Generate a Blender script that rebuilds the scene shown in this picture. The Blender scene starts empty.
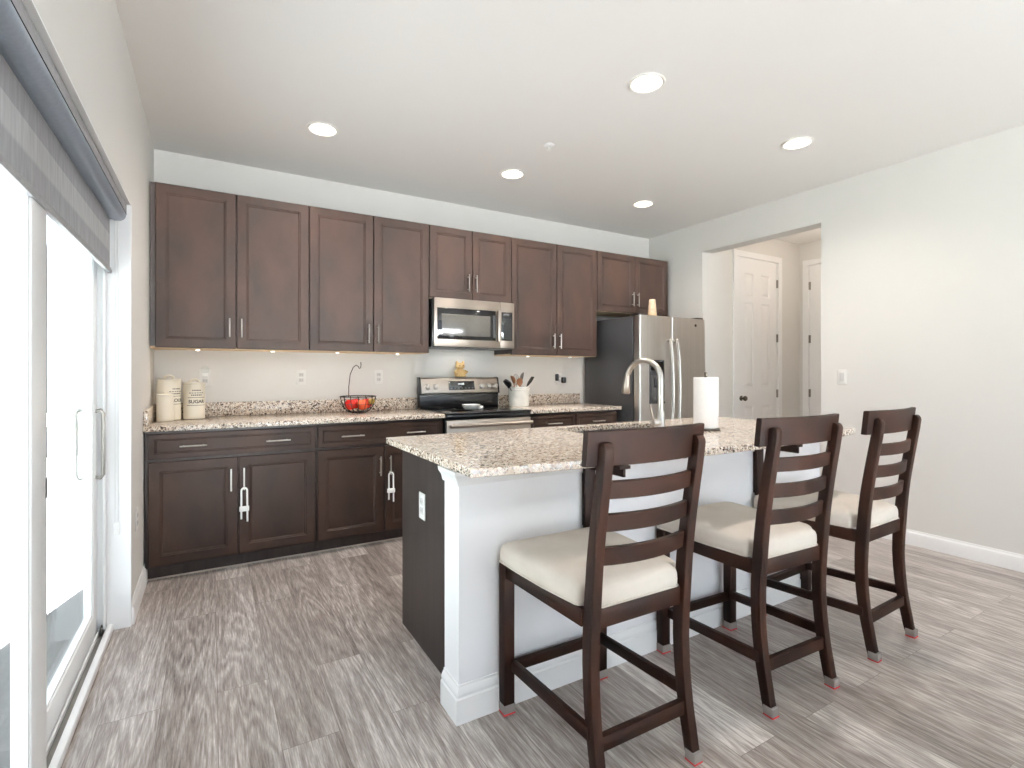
import bpy, bmesh, math, random
from mathutils import Vector, Matrix

random.seed(7)
S = bpy.context.scene
COL = S.collection

# ------------------------------------------------------------------ camera, world, exposure
cam_d = bpy.data.cameras.new('camera')
cam_d.sensor_width = 36.0
cam_d.lens = 511.44 / 1024 * 36.0
cam_d.shift_y = -11.133 / 1024
cam_d.clip_start = 0.02
cam = bpy.data.objects.new('camera', cam_d)
COL.objects.link(cam)
cam.location = (0.3418, -4.2477, 1.2254)
cam.rotation_euler = (math.radians(90), 0, math.radians(-30.407))
S.camera = cam

S.view_settings.view_transform = 'Standard'
S.view_settings.look = 'None'
S.view_settings.gamma = 1.0
S.view_settings.use_curve_mapping = False
S.view_settings.exposure = 0.54
S.cycles.use_denoising = True
S.cycles.max_bounces = 12
S.cycles.diffuse_bounces = 8
S.cycles.glossy_bounces = 4
S.cycles.transparent_max_bounces = 12
S.cycles.sample_clamp_indirect = 6.0
S.cycles.caustics_reflective = False
S.cycles.caustics_refractive = False

world = bpy.data.worlds.new('overcast_sky')
S.world = world
world.use_nodes = True
wbg = world.node_tree.nodes['Background']
wbg.inputs['Color'].default_value = (0.80, 0.90, 1.0, 1)
wbg.inputs['Strength'].default_value = 1.9
LAMP_W = 8.5          # watts of each recessed lamp
LAMP_C = (1.0, 0.90, 0.83)

# high sun from behind the kitchen wall: it never enters, but it lights the deck and patio, which light the ceiling
sun_d = bpy.data.lights.new('sun', 'SUN'); sun_d.energy = 240.0; sun_d.angle = math.radians(0.6); sun_d.color = (0.90, 0.95, 1.0)
sun = bpy.data.objects.new('sun', sun_d); COL.objects.link(sun)
sun.rotation_euler = Vector((-0.12, -0.42, -0.9)).to_track_quat('-Z', 'Y').to_euler()

H = 2.7536             # ceiling height
W = 4.65               # right wall
REAR = -6.5            # wall behind the camera

# daylight portals in the openings (they only guide the sampling of the sky)
def portal(name, loc, rot, sx, sy):
    d = bpy.data.lights.new(name, 'AREA')
    d.shape = 'RECTANGLE'; d.size = sx; d.size_y = sy
    d.cycles.is_portal = True
    o = bpy.data.objects.new(name, d); COL.objects.link(o)
    o.location = loc; o.rotation_euler = rot
portal('door_portal', (-0.17, -2.10, 1.02), (0, math.radians(-90), 0), 2.04, 1.84)
portal('rear_portal', (2.325, REAR - 0.05, 1.30), (math.radians(90), 0, 0), 4.15, 2.6)

# ------------------------------------------------------------------ materials
def lin(c):
    return tuple(((v / 255) / 12.92 if v / 255 <= 0.04045 else ((v / 255 + 0.055) / 1.055) ** 2.4) for v in c) + (1,)

def mat(name, col, rough=0.5, metal=0.0, coat=0.0, spec=0.5, var=0.0, scale=8.0, bump=0.0, stretch=(1, 1, 1), col2=None, coords='Object'):
    m = bpy.data.materials.new(name); m.use_nodes = True
    nt = m.node_tree; b = nt.nodes['Principled BSDF']
    b.inputs['Roughness'].default_value = rough
    b.inputs['Metallic'].default_value = metal
    b.inputs['Coat Weight'].default_value = coat
    b.inputs['Coat Roughness'].default_value = 0.12
    b.inputs['Specular IOR Level'].default_value = spec
    c = col if len(col) == 4 else tuple(col) + (1,)
    b.inputs['Base Color'].default_value = c
    tc = nt.nodes.new('ShaderNodeTexCoord')
    mp = nt.nodes.new('ShaderNodeMapping'); mp.inputs['Scale'].default_value = stretch
    nt.links.new(tc.outputs[coords], mp.inputs['Vector'])
    nz = nt.nodes.new('ShaderNodeTexNoise'); nz.inputs['Scale'].default_value = scale
    nz.inputs['Detail'].default_value = 5.0
    nt.links.new(mp.outputs[0], nz.inputs['Vector'])
    rp = nt.nodes.new('ShaderNodeValToRGB')
    if col2 is None:
        k = 1 - var
        c2 = (c[0] * k, c[1] * k, c[2] * k, 1)
    else:
        c2 = col2 if len(col2) == 4 else tuple(col2) + (1,)
    rp.color_ramp.elements[0].position = 0.3; rp.color_ramp.elements[0].color = c2
    rp.color_ramp.elements[1].position = 0.7; rp.color_ramp.elements[1].color = c
    nt.links.new(nz.outputs['Fac'], rp.inputs[0])
    nt.links.new(rp.outputs[0], b.inputs['Base Color'])
    if bump:
        bp = nt.nodes.new('ShaderNodeBump'); bp.inputs['Strength'].default_value = bump
        bp.inputs['Distance'].default_value = 0.002
        nt.links.new(nz.outputs['Fac'], bp.inputs['Height'])
        nt.links.new(bp.outputs[0], b.inputs['Normal'])
    return m

def emit(name, col, strength):
    m = bpy.data.materials.new(name); m.use_nodes = True
    b = m.node_tree.nodes['Principled BSDF']
    b.inputs['Base Color'].default_value = (0.8, 0.8, 0.8, 1)
    b.inputs['Emission Color'].default_value = tuple(col) + (1,)
    b.inputs['Emission Strength'].default_value = strength
    return m

def glass_mat(name, tint=(0.96, 0.98, 0.98), refl=0.10):
    m = bpy.data.materials.new(name); m.use_nodes = True
    nt = m.node_tree; nt.nodes.clear()
    out = nt.nodes.new('ShaderNodeOutputMaterial')
    mix = nt.nodes.new('ShaderNodeMixShader')
    tr = nt.nodes.new('ShaderNodeBsdfTransparent'); tr.inputs[0].default_value = tuple(tint) + (1,)
    gl = nt.nodes.new('ShaderNodeBsdfGlossy'); gl.inputs['Roughness'].default_value = 0.02
    lw = nt.nodes.new('ShaderNodeLayerWeight'); lw.inputs['Blend'].default_value = 0.5
    pw = nt.nodes.new('ShaderNodeMath'); pw.operation = 'POWER'; pw.inputs[1].default_value = 5.0
    ma = nt.nodes.new('ShaderNodeMath'); ma.operation = 'MULTIPLY_ADD'; ma.inputs[1].default_value = 0.55; ma.inputs[2].default_value = 0.03
    nt.links.new(lw.outputs['Facing'], pw.inputs[0]); nt.links.new(pw.outputs[0], ma.inputs[0])
    nt.links.new(ma.outputs[0], mix.inputs[0])
    nt.links.new(tr.outputs[0], mix.inputs[1]); nt.links.new(gl.outputs[0], mix.inputs[2])
    nt.links.new(mix.outputs[0], out.inputs[0])
    return m

def granite_mat():
    m = bpy.data.materials.new('speckled_granite'); m.use_nodes = True
    nt = m.node_tree; b = nt.nodes['Principled BSDF']
    b.inputs['Roughness'].default_value = 0.12
    b.inputs['Specular IOR Level'].default_value = 0.5
    tc = nt.nodes.new('ShaderNodeTexCoord')
    def vor(scale):
        nz = nt.nodes.new('ShaderNodeTexNoise'); nz.inputs['Scale'].default_value = scale * 0.8
        mixv = nt.nodes.new('ShaderNodeMix'); mixv.data_type = 'VECTOR'; mixv.inputs[0].default_value = 0.012
        nt.links.new(tc.outputs['Object'], nz.inputs['Vector'])
        nt.links.new(tc.outputs['Object'], mixv.inputs[4]); nt.links.new(nz.outputs['Color'], mixv.inputs[5])
        v = nt.nodes.new('ShaderNodeTexVoronoi'); v.inputs['Scale'].default_value = scale
        nt.links.new(mixv.outputs[1], v.inputs['Vector'])
        s = nt.nodes.new('ShaderNodeSeparateColor'); nt.links.new(v.outputs['Color'], s.inputs[0])
        return s
    def ramp(sock, stops):
        r = nt.nodes.new('ShaderNodeValToRGB'); r.color_ramp.interpolation = 'CONSTANT'
        while len(r.color_ramp.elements) < len(stops): r.color_ramp.elements.new(0.5)
        for e, (p, c) in zip(r.color_ramp.elements, stops):
            e.position = p; e.color = lin(c)
        nt.links.new(sock, r.inputs[0]); return r
    a = vor(105.0)
    ra = ramp(a.outputs[0], [(0, (226, 214, 200)), (0.30, (212, 196, 178)), (0.52, (238, 232, 222)), (0.70, (196, 178, 162)), (0.82, (150, 128, 112)), (0.90, (84, 70, 62)), (0.96, (40, 36, 35))])
    c = vor(230.0)
    rc = ramp(c.outputs[1], [(0, (50, 42, 38)), (0.10, (120, 100, 86)), (0.17, (222, 210, 196))])
    f = nt.nodes.new('ShaderNodeMath'); f.operation = 'LESS_THAN'; f.inputs[1].default_value = 0.22
    nt.links.new(c.outputs[1], f.inputs[0])
    mx = nt.nodes.new('ShaderNodeMix'); mx.data_type = 'RGBA'
    nt.links.new(f.outputs[0], mx.inputs[0]); nt.links.new(ra.outputs[0], mx.inputs[6]); nt.links.new(rc.outputs[0], mx.inputs[7])
    nt.links.new(mx.outputs[2], b.inputs['Base Color'])
    return m

def floor_mat():
    m = bpy.data.materials.new('grey_oak_planks'); m.use_nodes = True
    nt = m.node_tree; b = nt.nodes['Principled BSDF']
    N = nt.nodes.new; L = nt.links.new
    tc = N('ShaderNodeTexCoord')
    rot = N('ShaderNodeMapping'); rot.inputs['Rotation'].default_value = (0, 0, math.radians(90))
    L(tc.outputs['Object'], rot.inputs['Vector'])
    br = N('ShaderNodeTexBrick'); br.offset = 0.37; br.offset_frequency = 2; br.squash = 1.0
    br.inputs['Color1'].default_value = (0, 0, 0, 1); br.inputs['Color2'].default_value = (1, 1, 1, 1)
    br.inputs['Mortar'].default_value = (0.5, 0.5, 0.5, 1)
    br.inputs['Scale'].default_value = 1.0; br.inputs['Mortar Size'].default_value = 0.0009
    br.inputs['Brick Width'].default_value = 1.22; br.inputs['Row Height'].default_value = 0.18
    L(rot.outputs[0], br.inputs['Vector'])
    # grain coordinates: squeezed along the plank, shifted per plank
    sp = N('ShaderNodeSeparateColor'); L(br.outputs['Color'], sp.inputs[0])
    off = N('ShaderNodeCombineXYZ')
    mul = N('ShaderNodeMath'); mul.operation = 'MULTIPLY'; mul.inputs[1].default_value = 37.0
    L(sp.outputs[0], mul.inputs[0]); L(mul.outputs[0], off.inputs[2]); L(mul.outputs[0], off.inputs[0])
    add = N('ShaderNodeVectorMath'); add.operation = 'ADD'
    L(tc.outputs['Object'], add.inputs[0]); L(off.outputs[0], add.inputs[1])
    mp = N('ShaderNodeMapping'); mp.inputs['Scale'].default_value = (1.0, 0.10, 1.0)
    L(add.outputs[0], mp.inputs['Vector'])
    n1 = N('ShaderNodeTexNoise'); n1.inputs['Scale'].default_value = 7.0; n1.inputs['Detail'].default_value = 3; n1.inputs['Distortion'].default_value = 0.6
    L(mp.outputs[0], n1.inputs['Vector'])
    # cathedral rings: sine of a stretched noise field
    rg = N('ShaderNodeMath'); rg.operation = 'MULTIPLY'; rg.inputs[1].default_value = 70.0
    L(n1.outputs['Fac'], rg.inputs[0])
    sn = N('ShaderNodeMath'); sn.operation = 'SINE'; L(rg.outputs[0], sn.inputs[0])
    mp2 = N('ShaderNodeMapping'); mp2.inputs['Scale'].default_value = (1.0, 0.06, 1.0)
    L(add.outputs[0], mp2.inputs['Vector'])
    n2 = N('ShaderNodeTexNoise'); n2.inputs['Scale'].default_value = 210.0; n2.inputs['Detail'].default_value = 4; n2.inputs['Roughness'].default_value = 0.65
    L(mp2.outputs[0], n2.inputs['Vector'])
    n3 = N('ShaderNodeTexNoise'); n3.inputs['Scale'].default_value = 3.0; n3.inputs['Detail'].default_value = 2
    L(mp.outputs[0], n3.inputs['Vector'])
    # value = .5 + ring*.12 + (fine-.5)*1.1 + (tone-.5)*.45 + (broad-.5)*.5
    def madd(x, k, c):
        q = N('ShaderNodeMath'); q.operation = 'MULTIPLY_ADD'; q.inputs[1].default_value = k
        L(x, q.inputs[0])
        if isinstance(c, float): q.inputs[2].default_value = c
        else: L(c, q.inputs[2])
        return q.outputs[0]
    v = madd(sn.outputs[0], 0.095, 0.5 - 0.5 - 0.07 - 0.35)
    v = madd(n2.outputs['Fac'], 1.0, v)
    v = madd(sp.outputs[0], 0.14, v)
    v = madd(n3.outputs['Fac'], 0.7, v)
    rp = N('ShaderNodeValToRGB')
    st = [(0.14, (100, 91, 86)), (0.42, (146, 136, 130)), (0.60, (171, 163, 158)), (0.84, (216, 211, 206))]
    while len(rp.color_ramp.elements) < 4: rp.color_ramp.elements.new(0.5)
    for e, (p, c) in zip(rp.color_ramp.elements, st): e.position = p; e.color = lin(c)
    L(v, rp.inputs[0])
    dk = N('ShaderNodeMix'); dk.data_type = 'RGBA'; dk.inputs[7].default_value = lin((112, 101, 95))
    L(br.outputs['Fac'], dk.inputs[0]); L(rp.outputs[0], dk.inputs[6])
    L(dk.outputs[2], b.inputs['Base Color'])
    b.inputs['Roughness'].default_value = 0.28
    b.inputs['Specular IOR Level'].default_value = 0.4
    bp = N('ShaderNodeBump'); bp.inputs['Strength'].default_value = 0.25; bp.inputs['Distance'].default_value = 0.001
    L(v, bp.inputs['Height']); L(bp.outputs[0], b.inputs['Normal'])
    return m

def blind_mat():
    # banded zebra-shade fabric: bands run along the shade, repeated down its height
    m = bpy.data.materials.new('grey_banded_fabric'); m.use_nodes = True
    nt = m.node_tree; nt.nodes.clear(); N = nt.nodes.new; L = nt.links.new
    out = N('ShaderNodeOutputMaterial')
    tc = N('ShaderNodeTexCoord'); sx = N('ShaderNodeSeparateXYZ'); L(tc.outputs['Object'], sx.inputs[0])
    k = N('ShaderNodeMath'); k.operation = 'MULTIPLY'; k.inputs[1].default_value = 1 / 0.155; L(sx.outputs[2], k.inputs[0])
    fr = N('ShaderNodeMath'); fr.operation = 'FRACT'; L(k.outputs[0], fr.inputs[0])
    rp = N('ShaderNodeValToRGB'); rp.color_ramp.interpolation = 'LINEAR'
    st = [(0, (172, 171, 173)), (0.44, (172, 171, 173)), (0.52, (192, 191, 192)), (0.95, (192, 191, 192))]
    while len(rp.color_ramp.elements) < 4: rp.color_ramp.elements.new(0.5)
    for e, (p, c) in zip(rp.color_ramp.elements, st): e.position = p; e.color = lin(c)
    L(fr.outputs[0], rp.inputs[0])
    nz = N('ShaderNodeTexNoise'); nz.inputs['Scale'].default_value = 60
    mp = N('ShaderNodeMapping'); mp.inputs['Scale'].default_value = (1, 1, 0.15); L(tc.outputs['Object'], mp.inputs[0]); L(mp.outputs[0], nz.inputs['Vector'])
    mx = N('ShaderNodeMix'); mx.data_type = 'RGBA'; mx.blend_type = 'MULTIPLY'; mx.inputs[0].default_value = 0.35
    L(rp.outputs[0], mx.inputs[6]); L(nz.outputs['Fac'], mx.inputs[7])
    d = N('ShaderNodeBsdfDiffuse'); t = N('ShaderNodeBsdfTranslucent')
    L(mx.outputs[2], d.inputs[0]); L(mx.outputs[2], t.inputs[0])
    ms = N('ShaderNodeMixShader'); ms.inputs[0].default_value = 0.25
    L(d.outputs[0], ms.inputs[1]); L(t.outputs[0], ms.inputs[2]); L(ms.outputs[0], out.inputs[0])
    return m

M = {}
M['wall'] = mat('greige_paint', lin((222, 220, 216)), 0.75, var=0.015, scale=2.0)
M['ceil'] = mat('flat_ceiling_paint', lin((238, 236, 233)), 0.9, var=0.01, scale=2.0)
M['white'] = mat('white_gloss_paint', lin((240, 240, 240)), 0.35, var=0.01, scale=3.0)
M['vinyl'] = mat('white_vinyl', lin((242, 243, 243)), 0.3, var=0.01, scale=3.0)
M['floor'] = floor_mat()
M['granite'] = granite_mat()
M['cab'] = mat('espresso_cabinet_wood', lin((60, 44, 37)), 0.42, coat=0.0, spec=0.15, scale=5.5, col2=lin((44, 35, 31)), stretch=(1.2, 1, 0.7), bump=0.03)
M['cab_dark'] = mat('espresso_panel_wood', lin((58, 49, 46)), 0.42, coat=0.03, spec=0.3, scale=20, col2=lin((42, 36, 34)), stretch=(1.0, 1.0, 0.06), bump=0.05)
M['maple'] = mat('raw_maple_underside', lin((222, 196, 158)), 0.6, var=0.1, scale=10, stretch=(0.2, 1, 1))
M['stool'] = mat('dark_walnut_stain', lin((38, 20, 12)), 0.5, coat=0.0, spec=0.09, scale=9, col2=lin((21, 12, 9)), stretch=(1, 1, 0.5), bump=0.04)
M['cushion'] = mat('beige_microfibre', lin((212, 204, 194)), 0.95, scale=6, col2=lin((196, 187, 176)), bump=0.05, spec=0.1)
M['nickel'] = mat('brushed_nickel', lin((200, 196, 190)), 0.28, 1.0, var=0.1, scale=40)
M['steel'] = mat('stainless_steel', lin((168, 158, 148)), 0.30, 1.0, scale=30, var=0.08, stretch=(0.02, 1, 1))
M['steel_v'] = mat('brushed_fridge_steel', lin((212, 209, 205)), 0.33, 1.0, scale=30, var=0.08, stretch=(1, 1, 0.02))
M['black'] = mat('black_gloss_enamel', lin((22, 22, 24)), 0.18, var=0.1, scale=20)
M['black_glass'] = mat('black_ceramic_glass', lin((12, 12, 14)), 0.05, var=0.1, scale=20)
M['black_tex'] = mat('textured_black_steel', lin((58, 58, 60)), 0.42, var=0.12, scale=150, bump=0.3)
M['black_plastic'] = mat('black_plastic', lin((24, 24, 26)), 0.4, var=0.1, scale=20)
M['win_glass_dark'] = mat('smoked_oven_glass', lin((80, 77, 72)), 0.14, var=0.12, scale=80)
M['label_grey'] = mat('grey_key_print', lin((120, 122, 122)), 0.5, var=0.05)
M['plastic_white'] = mat('white_plastic', lin((243, 243, 241)), 0.35, var=0.01)
M['plate'] = mat('ivory_cover_plastic', lin((230, 229, 226)), 0.4, var=0.01)
M['slot'] = mat('dark_slot', lin((60, 58, 56)), 0.6, var=0.1)
M['grey_slot'] = mat('grey_socket_face', lin((206, 205, 203)), 0.5, var=0.03)
M['cream'] = mat('cream_enamel', lin((226, 219, 203)), 0.3, var=0.03, scale=6, coat=0.2)
M['print'] = mat('faded_black_print', lin((74, 70, 64)), 0.6, var=0.15, scale=60)
M['wire'] = mat('dark_bronze_wire', lin((40, 32, 28)), 0.4, 0.7, var=0.1)
M['apple'] = mat('red_apple_skin', lin((212, 42, 28)), 0.25, scale=9, col2=lin((170, 18, 18)), coat=0.3)
M['apple2'] = mat('red_and_yellow_apple_skin', lin((214, 60, 30)), 0.25, scale=16, col2=lin((214, 104, 48)), coat=0.3)
M['pear'] = mat('yellow_green_fruit_skin', lin((186, 150, 66)), 0.35, scale=12, col2=lin((150, 132, 60)))
M['stem'] = mat('brown_stem', lin((80, 60, 40)), 0.8, var=0.2)
M['crock'] = mat('white_glazed_stoneware', lin((236, 236, 230)), 0.22, scale=14, col2=lin((214, 216, 212)))
M['wood_spoon'] = mat('warm_spoon_wood', lin((168, 118, 84)), 0.6, scale=14, col2=lin((140, 92, 64)), stretch=(1, 1, 0.2))
M['cat'] = mat('tan_carved_wood', lin((214, 186, 132)), 0.5, scale=22, col2=lin((176, 140, 88)))
M['cup'] = mat('pale_speckled_wood', lin((222, 200, 174)), 0.6, scale=50, col2=lin((196, 168, 138)))
M['paper'] = mat('white_paper_towel', lin((248, 248, 247)), 0.95, var=0.02, scale=60, bump=0.2, spec=0.1)
M['clear'] = mat('clear_silicone', lin((196, 188, 182)), 0.15, var=0.05)
M['clear'].node_tree.nodes['Principled BSDF'].inputs['Transmission Weight'].default_value = 0.5
M['felt'] = mat('red_felt', lin((190, 58, 62)), 0.95, var=0.1, scale=80, spec=0.1)
M['glass'] = glass_mat('clear_glass')
M['cassette'] = mat('grey_cassette_fabric', lin((140, 139, 140)), 0.8, var=0.22, scale=130, stretch=(1, 0.3, 1))
M['cassette_al'] = mat('slate_aluminium', lin((146, 155, 166)), 0.4, 0.3, var=0.12, scale=90)
M['gap'] = mat('black_seam', lin((30, 30, 32)), 0.6, var=0.1)
M['blind'] = blind_mat()
M['bronze'] = mat('dark_bronze', lin((84, 76, 68)), 0.3, 0.9, var=0.1)
M['hinge'] = mat('satin_hinge_steel', lin((150, 146, 140)), 0.35, 0.9, var=0.1)
M['pony'] = mat('cool_white_paint', lin((240, 240, 242)), 0.6, var=0.01, scale=2.0)
M['lens'] = emit('warm_lamp_lens', (1.0, 0.90, 0.76), 9.0)
M['reflector'] = mat('white_reflector', lin((245, 243, 238)), 0.4, var=0.01)
M['display'] = emit('pale_display_digits', (0.75, 0.85, 0.9), 0.5)
M['deck'] = mat('grey_deck_boards', lin((104, 104, 103)), 0.7, scale=10, var=0.12, stretch=(0.2, 2, 1))
M['grass'] = mat('lawn', lin((86, 90, 78)), 0.95, scale=30, var=0.3)
M['leaf'] = mat('hedge_leaves', lin((120, 150, 96)), 0.8, scale=12, var=0.45, bump=0.6)
M['cord'] = mat('white_cord', lin((232, 232, 230)), 0.5, var=0.02)
M['crystal'] = mat('clear_crystal_plastic', lin((236, 238, 240)), 0.05, var=0.02)
M['crystal'].node_tree.nodes['Principled BSDF'].inputs['Transmission Weight'].default_value = 0.8
M['toe_caulk'] = mat('pale_caulk', lin((190, 180, 170)), 0.6, var=0.05)

# ------------------------------------------------------------------ mesh helpers
class MB:
    def __init__(self): self.bm = bmesh.new(); self.mats = []; self.cur = 0
    def use(self, m):
        if m not in self.mats: self.mats.append(m)
        self.cur = self.mats.index(m); return self
    def _merge(self, t):
        for f in t.faces: f.material_index = self.cur
        me = bpy.data.meshes.new('tmp'); t.to_mesh(me); t.free(); self.bm.from_mesh(me); bpy.data.meshes.remove(me); return self
    def box(self, x0, x1, y0, y1, z0, z1, bev=0.0, seg=2):
        t = bmesh.new(); bmesh.ops.create_cube(t, size=1)
        for v in t.verts:
            v.co = Vector(((x0 + x1) / 2 + v.co.x * (x1 - x0), (y0 + y1) / 2 + v.co.y * (y1 - y0), (z0 + z1) / 2 + v.co.z * (z1 - z0)))
        if bev: bmesh.ops.bevel(t, geom=t.edges[:], offset=bev, segments=seg, profile=0.5, affect='EDGES')
        return self._merge(t)
    def rings(self, rs, cap0=True, cap1=True, closed=False):
        # rs: list of rings (lists of points, equal length)
        t = bmesh.new(); V = [[t.verts.new(p) for p in r] for r in rs]
        n = len(rs[0]); k = len(V)
        for i in range(k - (0 if closed else 1)):
            a = V[i]; b = V[(i + 1) % k]
            for j in range(n): t.faces.new((a[j], a[(j + 1) % n], b[(j + 1) % n], b[j]))
        if not closed:
            if cap0: t.faces.new(V[0][::-1])
            if cap1: t.faces.new(V[-1])
        bmesh.ops.recalc_face_normals(t, faces=t.faces[:])
        return self._merge(t)
    def lathe(self, prof, c=(0, 0, 0), n=28, axis='z', cap=True):
        # prof: (radius, height)
        rs = []
        for r, h in prof:
            ring = []
            for j in range(n):
                a = 2 * math.pi * j / n; u, v = r * math.cos(a), r * math.sin(a)
                p = {'z': (u, v, h), 'y': (u, h, v), 'x': (h, u, v)}[axis]
                ring.append((c[0] + p[0], c[1] + p[1], c[2] + p[2]))
            rs.append(ring)
        return self.rings(rs, cap, cap)
    def cyl(self, c, r, h, axis='z', n=24, bev=0.0):
        if bev: pr = [(r - bev, 0), (r, bev), (r, h - bev), (r - bev, h)]
        else: pr = [(r, 0), (r, h)]
        return self.lathe(pr, c, n, axis)
    def tube(self, pts, r, n=10, closed=False):
        pts = [Vector(p) for p in pts]; rs = []; k = len(pts)
        prev = None
        for i, p in enumerate(pts):
            if closed: d = (pts[(i + 1) % k] - pts[i - 1])
            else: d = pts[min(i + 1, k - 1)] - pts[max(i - 1, 0)]
            d.normalize()
            if prev is None:
                a = Vector((0, 0, 1)) if abs(d.z) < 0.9 else Vector((1, 0, 0))
                u = d.cross(a).normalized()
            else:
                u = (prev - d * prev.dot(d)).normalized()
            prev = u; v = d.cross(u)
            rr = r[i] if isinstance(r, (list, tuple)) else r
            rs.append([p + u * rr * math.cos(2 * math.pi * j / n) + v * rr * math.sin(2 * math.pi * j / n) for j in range(n)])
        return self.rings(rs, closed=closed)
    def prism(self, poly, axis, a0, a1, bev=0.0):
        # poly: 2-D outline; axis 'x': (y,z) pairs, 'y': (x,z), 'z': (x,y)
        f = {'x': lambda p, a: (a, p[0], p[1]), 'y': lambda p, a: (p[0], a, p[1]), 'z': lambda p, a: (p[0], p[1], a)}[axis]
        t = bmesh.new()
        A = [t.verts.new(f(p, a0)) for p in poly]; B = [t.verts.new(f(p, a1)) for p in poly]
        t.faces.new(A[::-1]); t.faces.new(B); n = len(poly)
        for j in range(n): t.faces.new((A[j], A[(j + 1) % n], B[(j + 1) % n], B[j]))
        bmesh.ops.recalc_face_normals(t, faces=t.faces[:])
        if bev: bmesh.ops.bevel(t, geom=[e for e in t.edges if e.calc_face_angle(0) > 0.5], offset=bev, segments=2, profile=0.5, affect='EDGES')
        return self._merge(t)
    def slab(self, outline, holes, z0, z1):
        # horizontal slab with holes
        t = bmesh.new()
        loops = [outline] + holes; top = []; E = []
        for lp in loops:
            vs = [t.verts.new((p[0], p[1], z1)) for p in lp]; top.append(vs)
            for j in range(len(vs)): E.append(t.edges.new((vs[j], vs[(j + 1) % len(vs)])))
        r = bmesh.ops.triangle_fill(t, use_beauty=True, use_dissolve=False, edges=E)
        fs = [g for g in r['geom'] if isinstance(g, bmesh.types.BMFace)]
        bot = [[t.verts.new((p[0], p[1], z0)) for p in lp] for lp in loops]
        mp = {}
        for a, b in zip(top, bot):
            for u, v in zip(a, b): mp[u] = v
        for f in list(fs): t.faces.new([mp[v] for v in reversed(f.verts[:])])
        for a, b in zip(top, bot):
            n = len(a)
            for j in range(n): t.faces.new((a[j], a[(j + 1) % n], b[(j + 1) % n], b[j]))
        bmesh.ops.recalc_face_normals(t, faces=t.faces[:])
        return self._merge(t)
    def nest(self, x0, x1, z0, z1, y, rr, plane='xz', sgn=1):
        # nested rectangles facing -y (plane xz): rr = (inset, depth behind the front)
        rs = []
        for ins, d in rr:
            a = [(x0 + ins, z0 + ins), (x1 - ins, z0 + ins), (x1 - ins, z1 - ins), (x0 + ins, z1 - ins)]
            if plane == 'xz': rs.append([(p[0], y + d * sgn, p[1]) for p in a])
            else: rs.append([(y + d * sgn, p[0], p[1]) for p in a])
        return self.rings(rs)
    def rrect_loft(self, levels, n=6):
        # levels: (x0,x1,y0,y1,corner radius,z)
        rs = []
        for x0, x1, y0, y1, r, z in levels:
            ring = []
            for cx, cy, a0 in ((x1 - r, y1 - r, 0), (x0 + r, y1 - r, 90), (x0 + r, y0 + r, 180), (x1 - r, y0 + r, 270)):
                for k in range(n + 1):
                    a = math.radians(a0 + 90 * k / n); ring.append((cx + r * math.cos(a), cy + r * math.sin(a), z))
            rs.append(ring)
        return self.rings(rs)
    def build(self, name, material=None, parent=None, smooth=35, loc=None):
        me = bpy.data.meshes.new(name)
        self.bm.to_mesh(me); self.bm.free()
        if material is not None and not self.mats: self.mats = [material]
        for m in self.mats: me.materials.append(m)
        if smooth:
            for p in me.polygons: p.use_smooth = True
            me.set_sharp_from_angle(angle=math.radians(smooth))
        o = bpy.data.objects.new(name, me); COL.objects.link(o)
        if parent is not None: o.parent = parent
        if loc is not None: o.location = loc
        return o

def tag(o, label=None, cat=None, group=None, kind=None):
    if label: o['label'] = label
    if cat: o['category'] = cat
    if group: o['group'] = group
    if kind: o['kind'] = kind
    return o
def thing(name, label, cat, loc=(0, 0, 0), rz=0.0, group=None):
    o = bpy.data.objects.new(name, None); COL.objects.link(o)
    o.empty_display_size = 0.05
    o.location = loc; o.rotation_euler = (0, 0, rz)
    return tag(o, label, cat, group)
def struct(o, label=None):
    o['kind'] = 'structure'
    if label: o['label'] = label
    return o
def copy_tree(o, parent=None):
    c = o.copy(); COL.objects.link(c)
    if parent is not None: c.parent = parent
    for ch in list(o.children): copy_tree(ch, c)
    return c
def circle(cx, cy, r, n=24): return [(cx + r * math.cos(2 * math.pi * j / n), cy + r * math.sin(2 * math.pi * j / n)) for j in range(n)]
def arc(c, r, a0, a1, n, f): return [f(c[0] + r * math.cos(math.radians(a0 + (a1 - a0) * k / n)), c[1] + r * math.sin(math.radians(a0 + (a1 - a0) * k / n))) for k in range(n + 1)]

# ------------------------------------------------------------------ the room
DY0, DY1, DZ = -3.02, -1.18, 2.04          # sliding-door opening in the left wall
OY0, OY1, OZ = -1.9136, -0.7356, 2.457      # hall opening in the right wall
HX = 6.364                                  # hall end wall

o = MB().box(-0.16, W + 0.15, REAR - 0.2, 0.12, -0.10, 0.0).box(W + 0.15, HX + 0.15, -2.3, 0.12, -0.10, 0.0).build('floor', M['floor'], smooth=0)
struct(o, 'grey brown wood plank floor')

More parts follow.
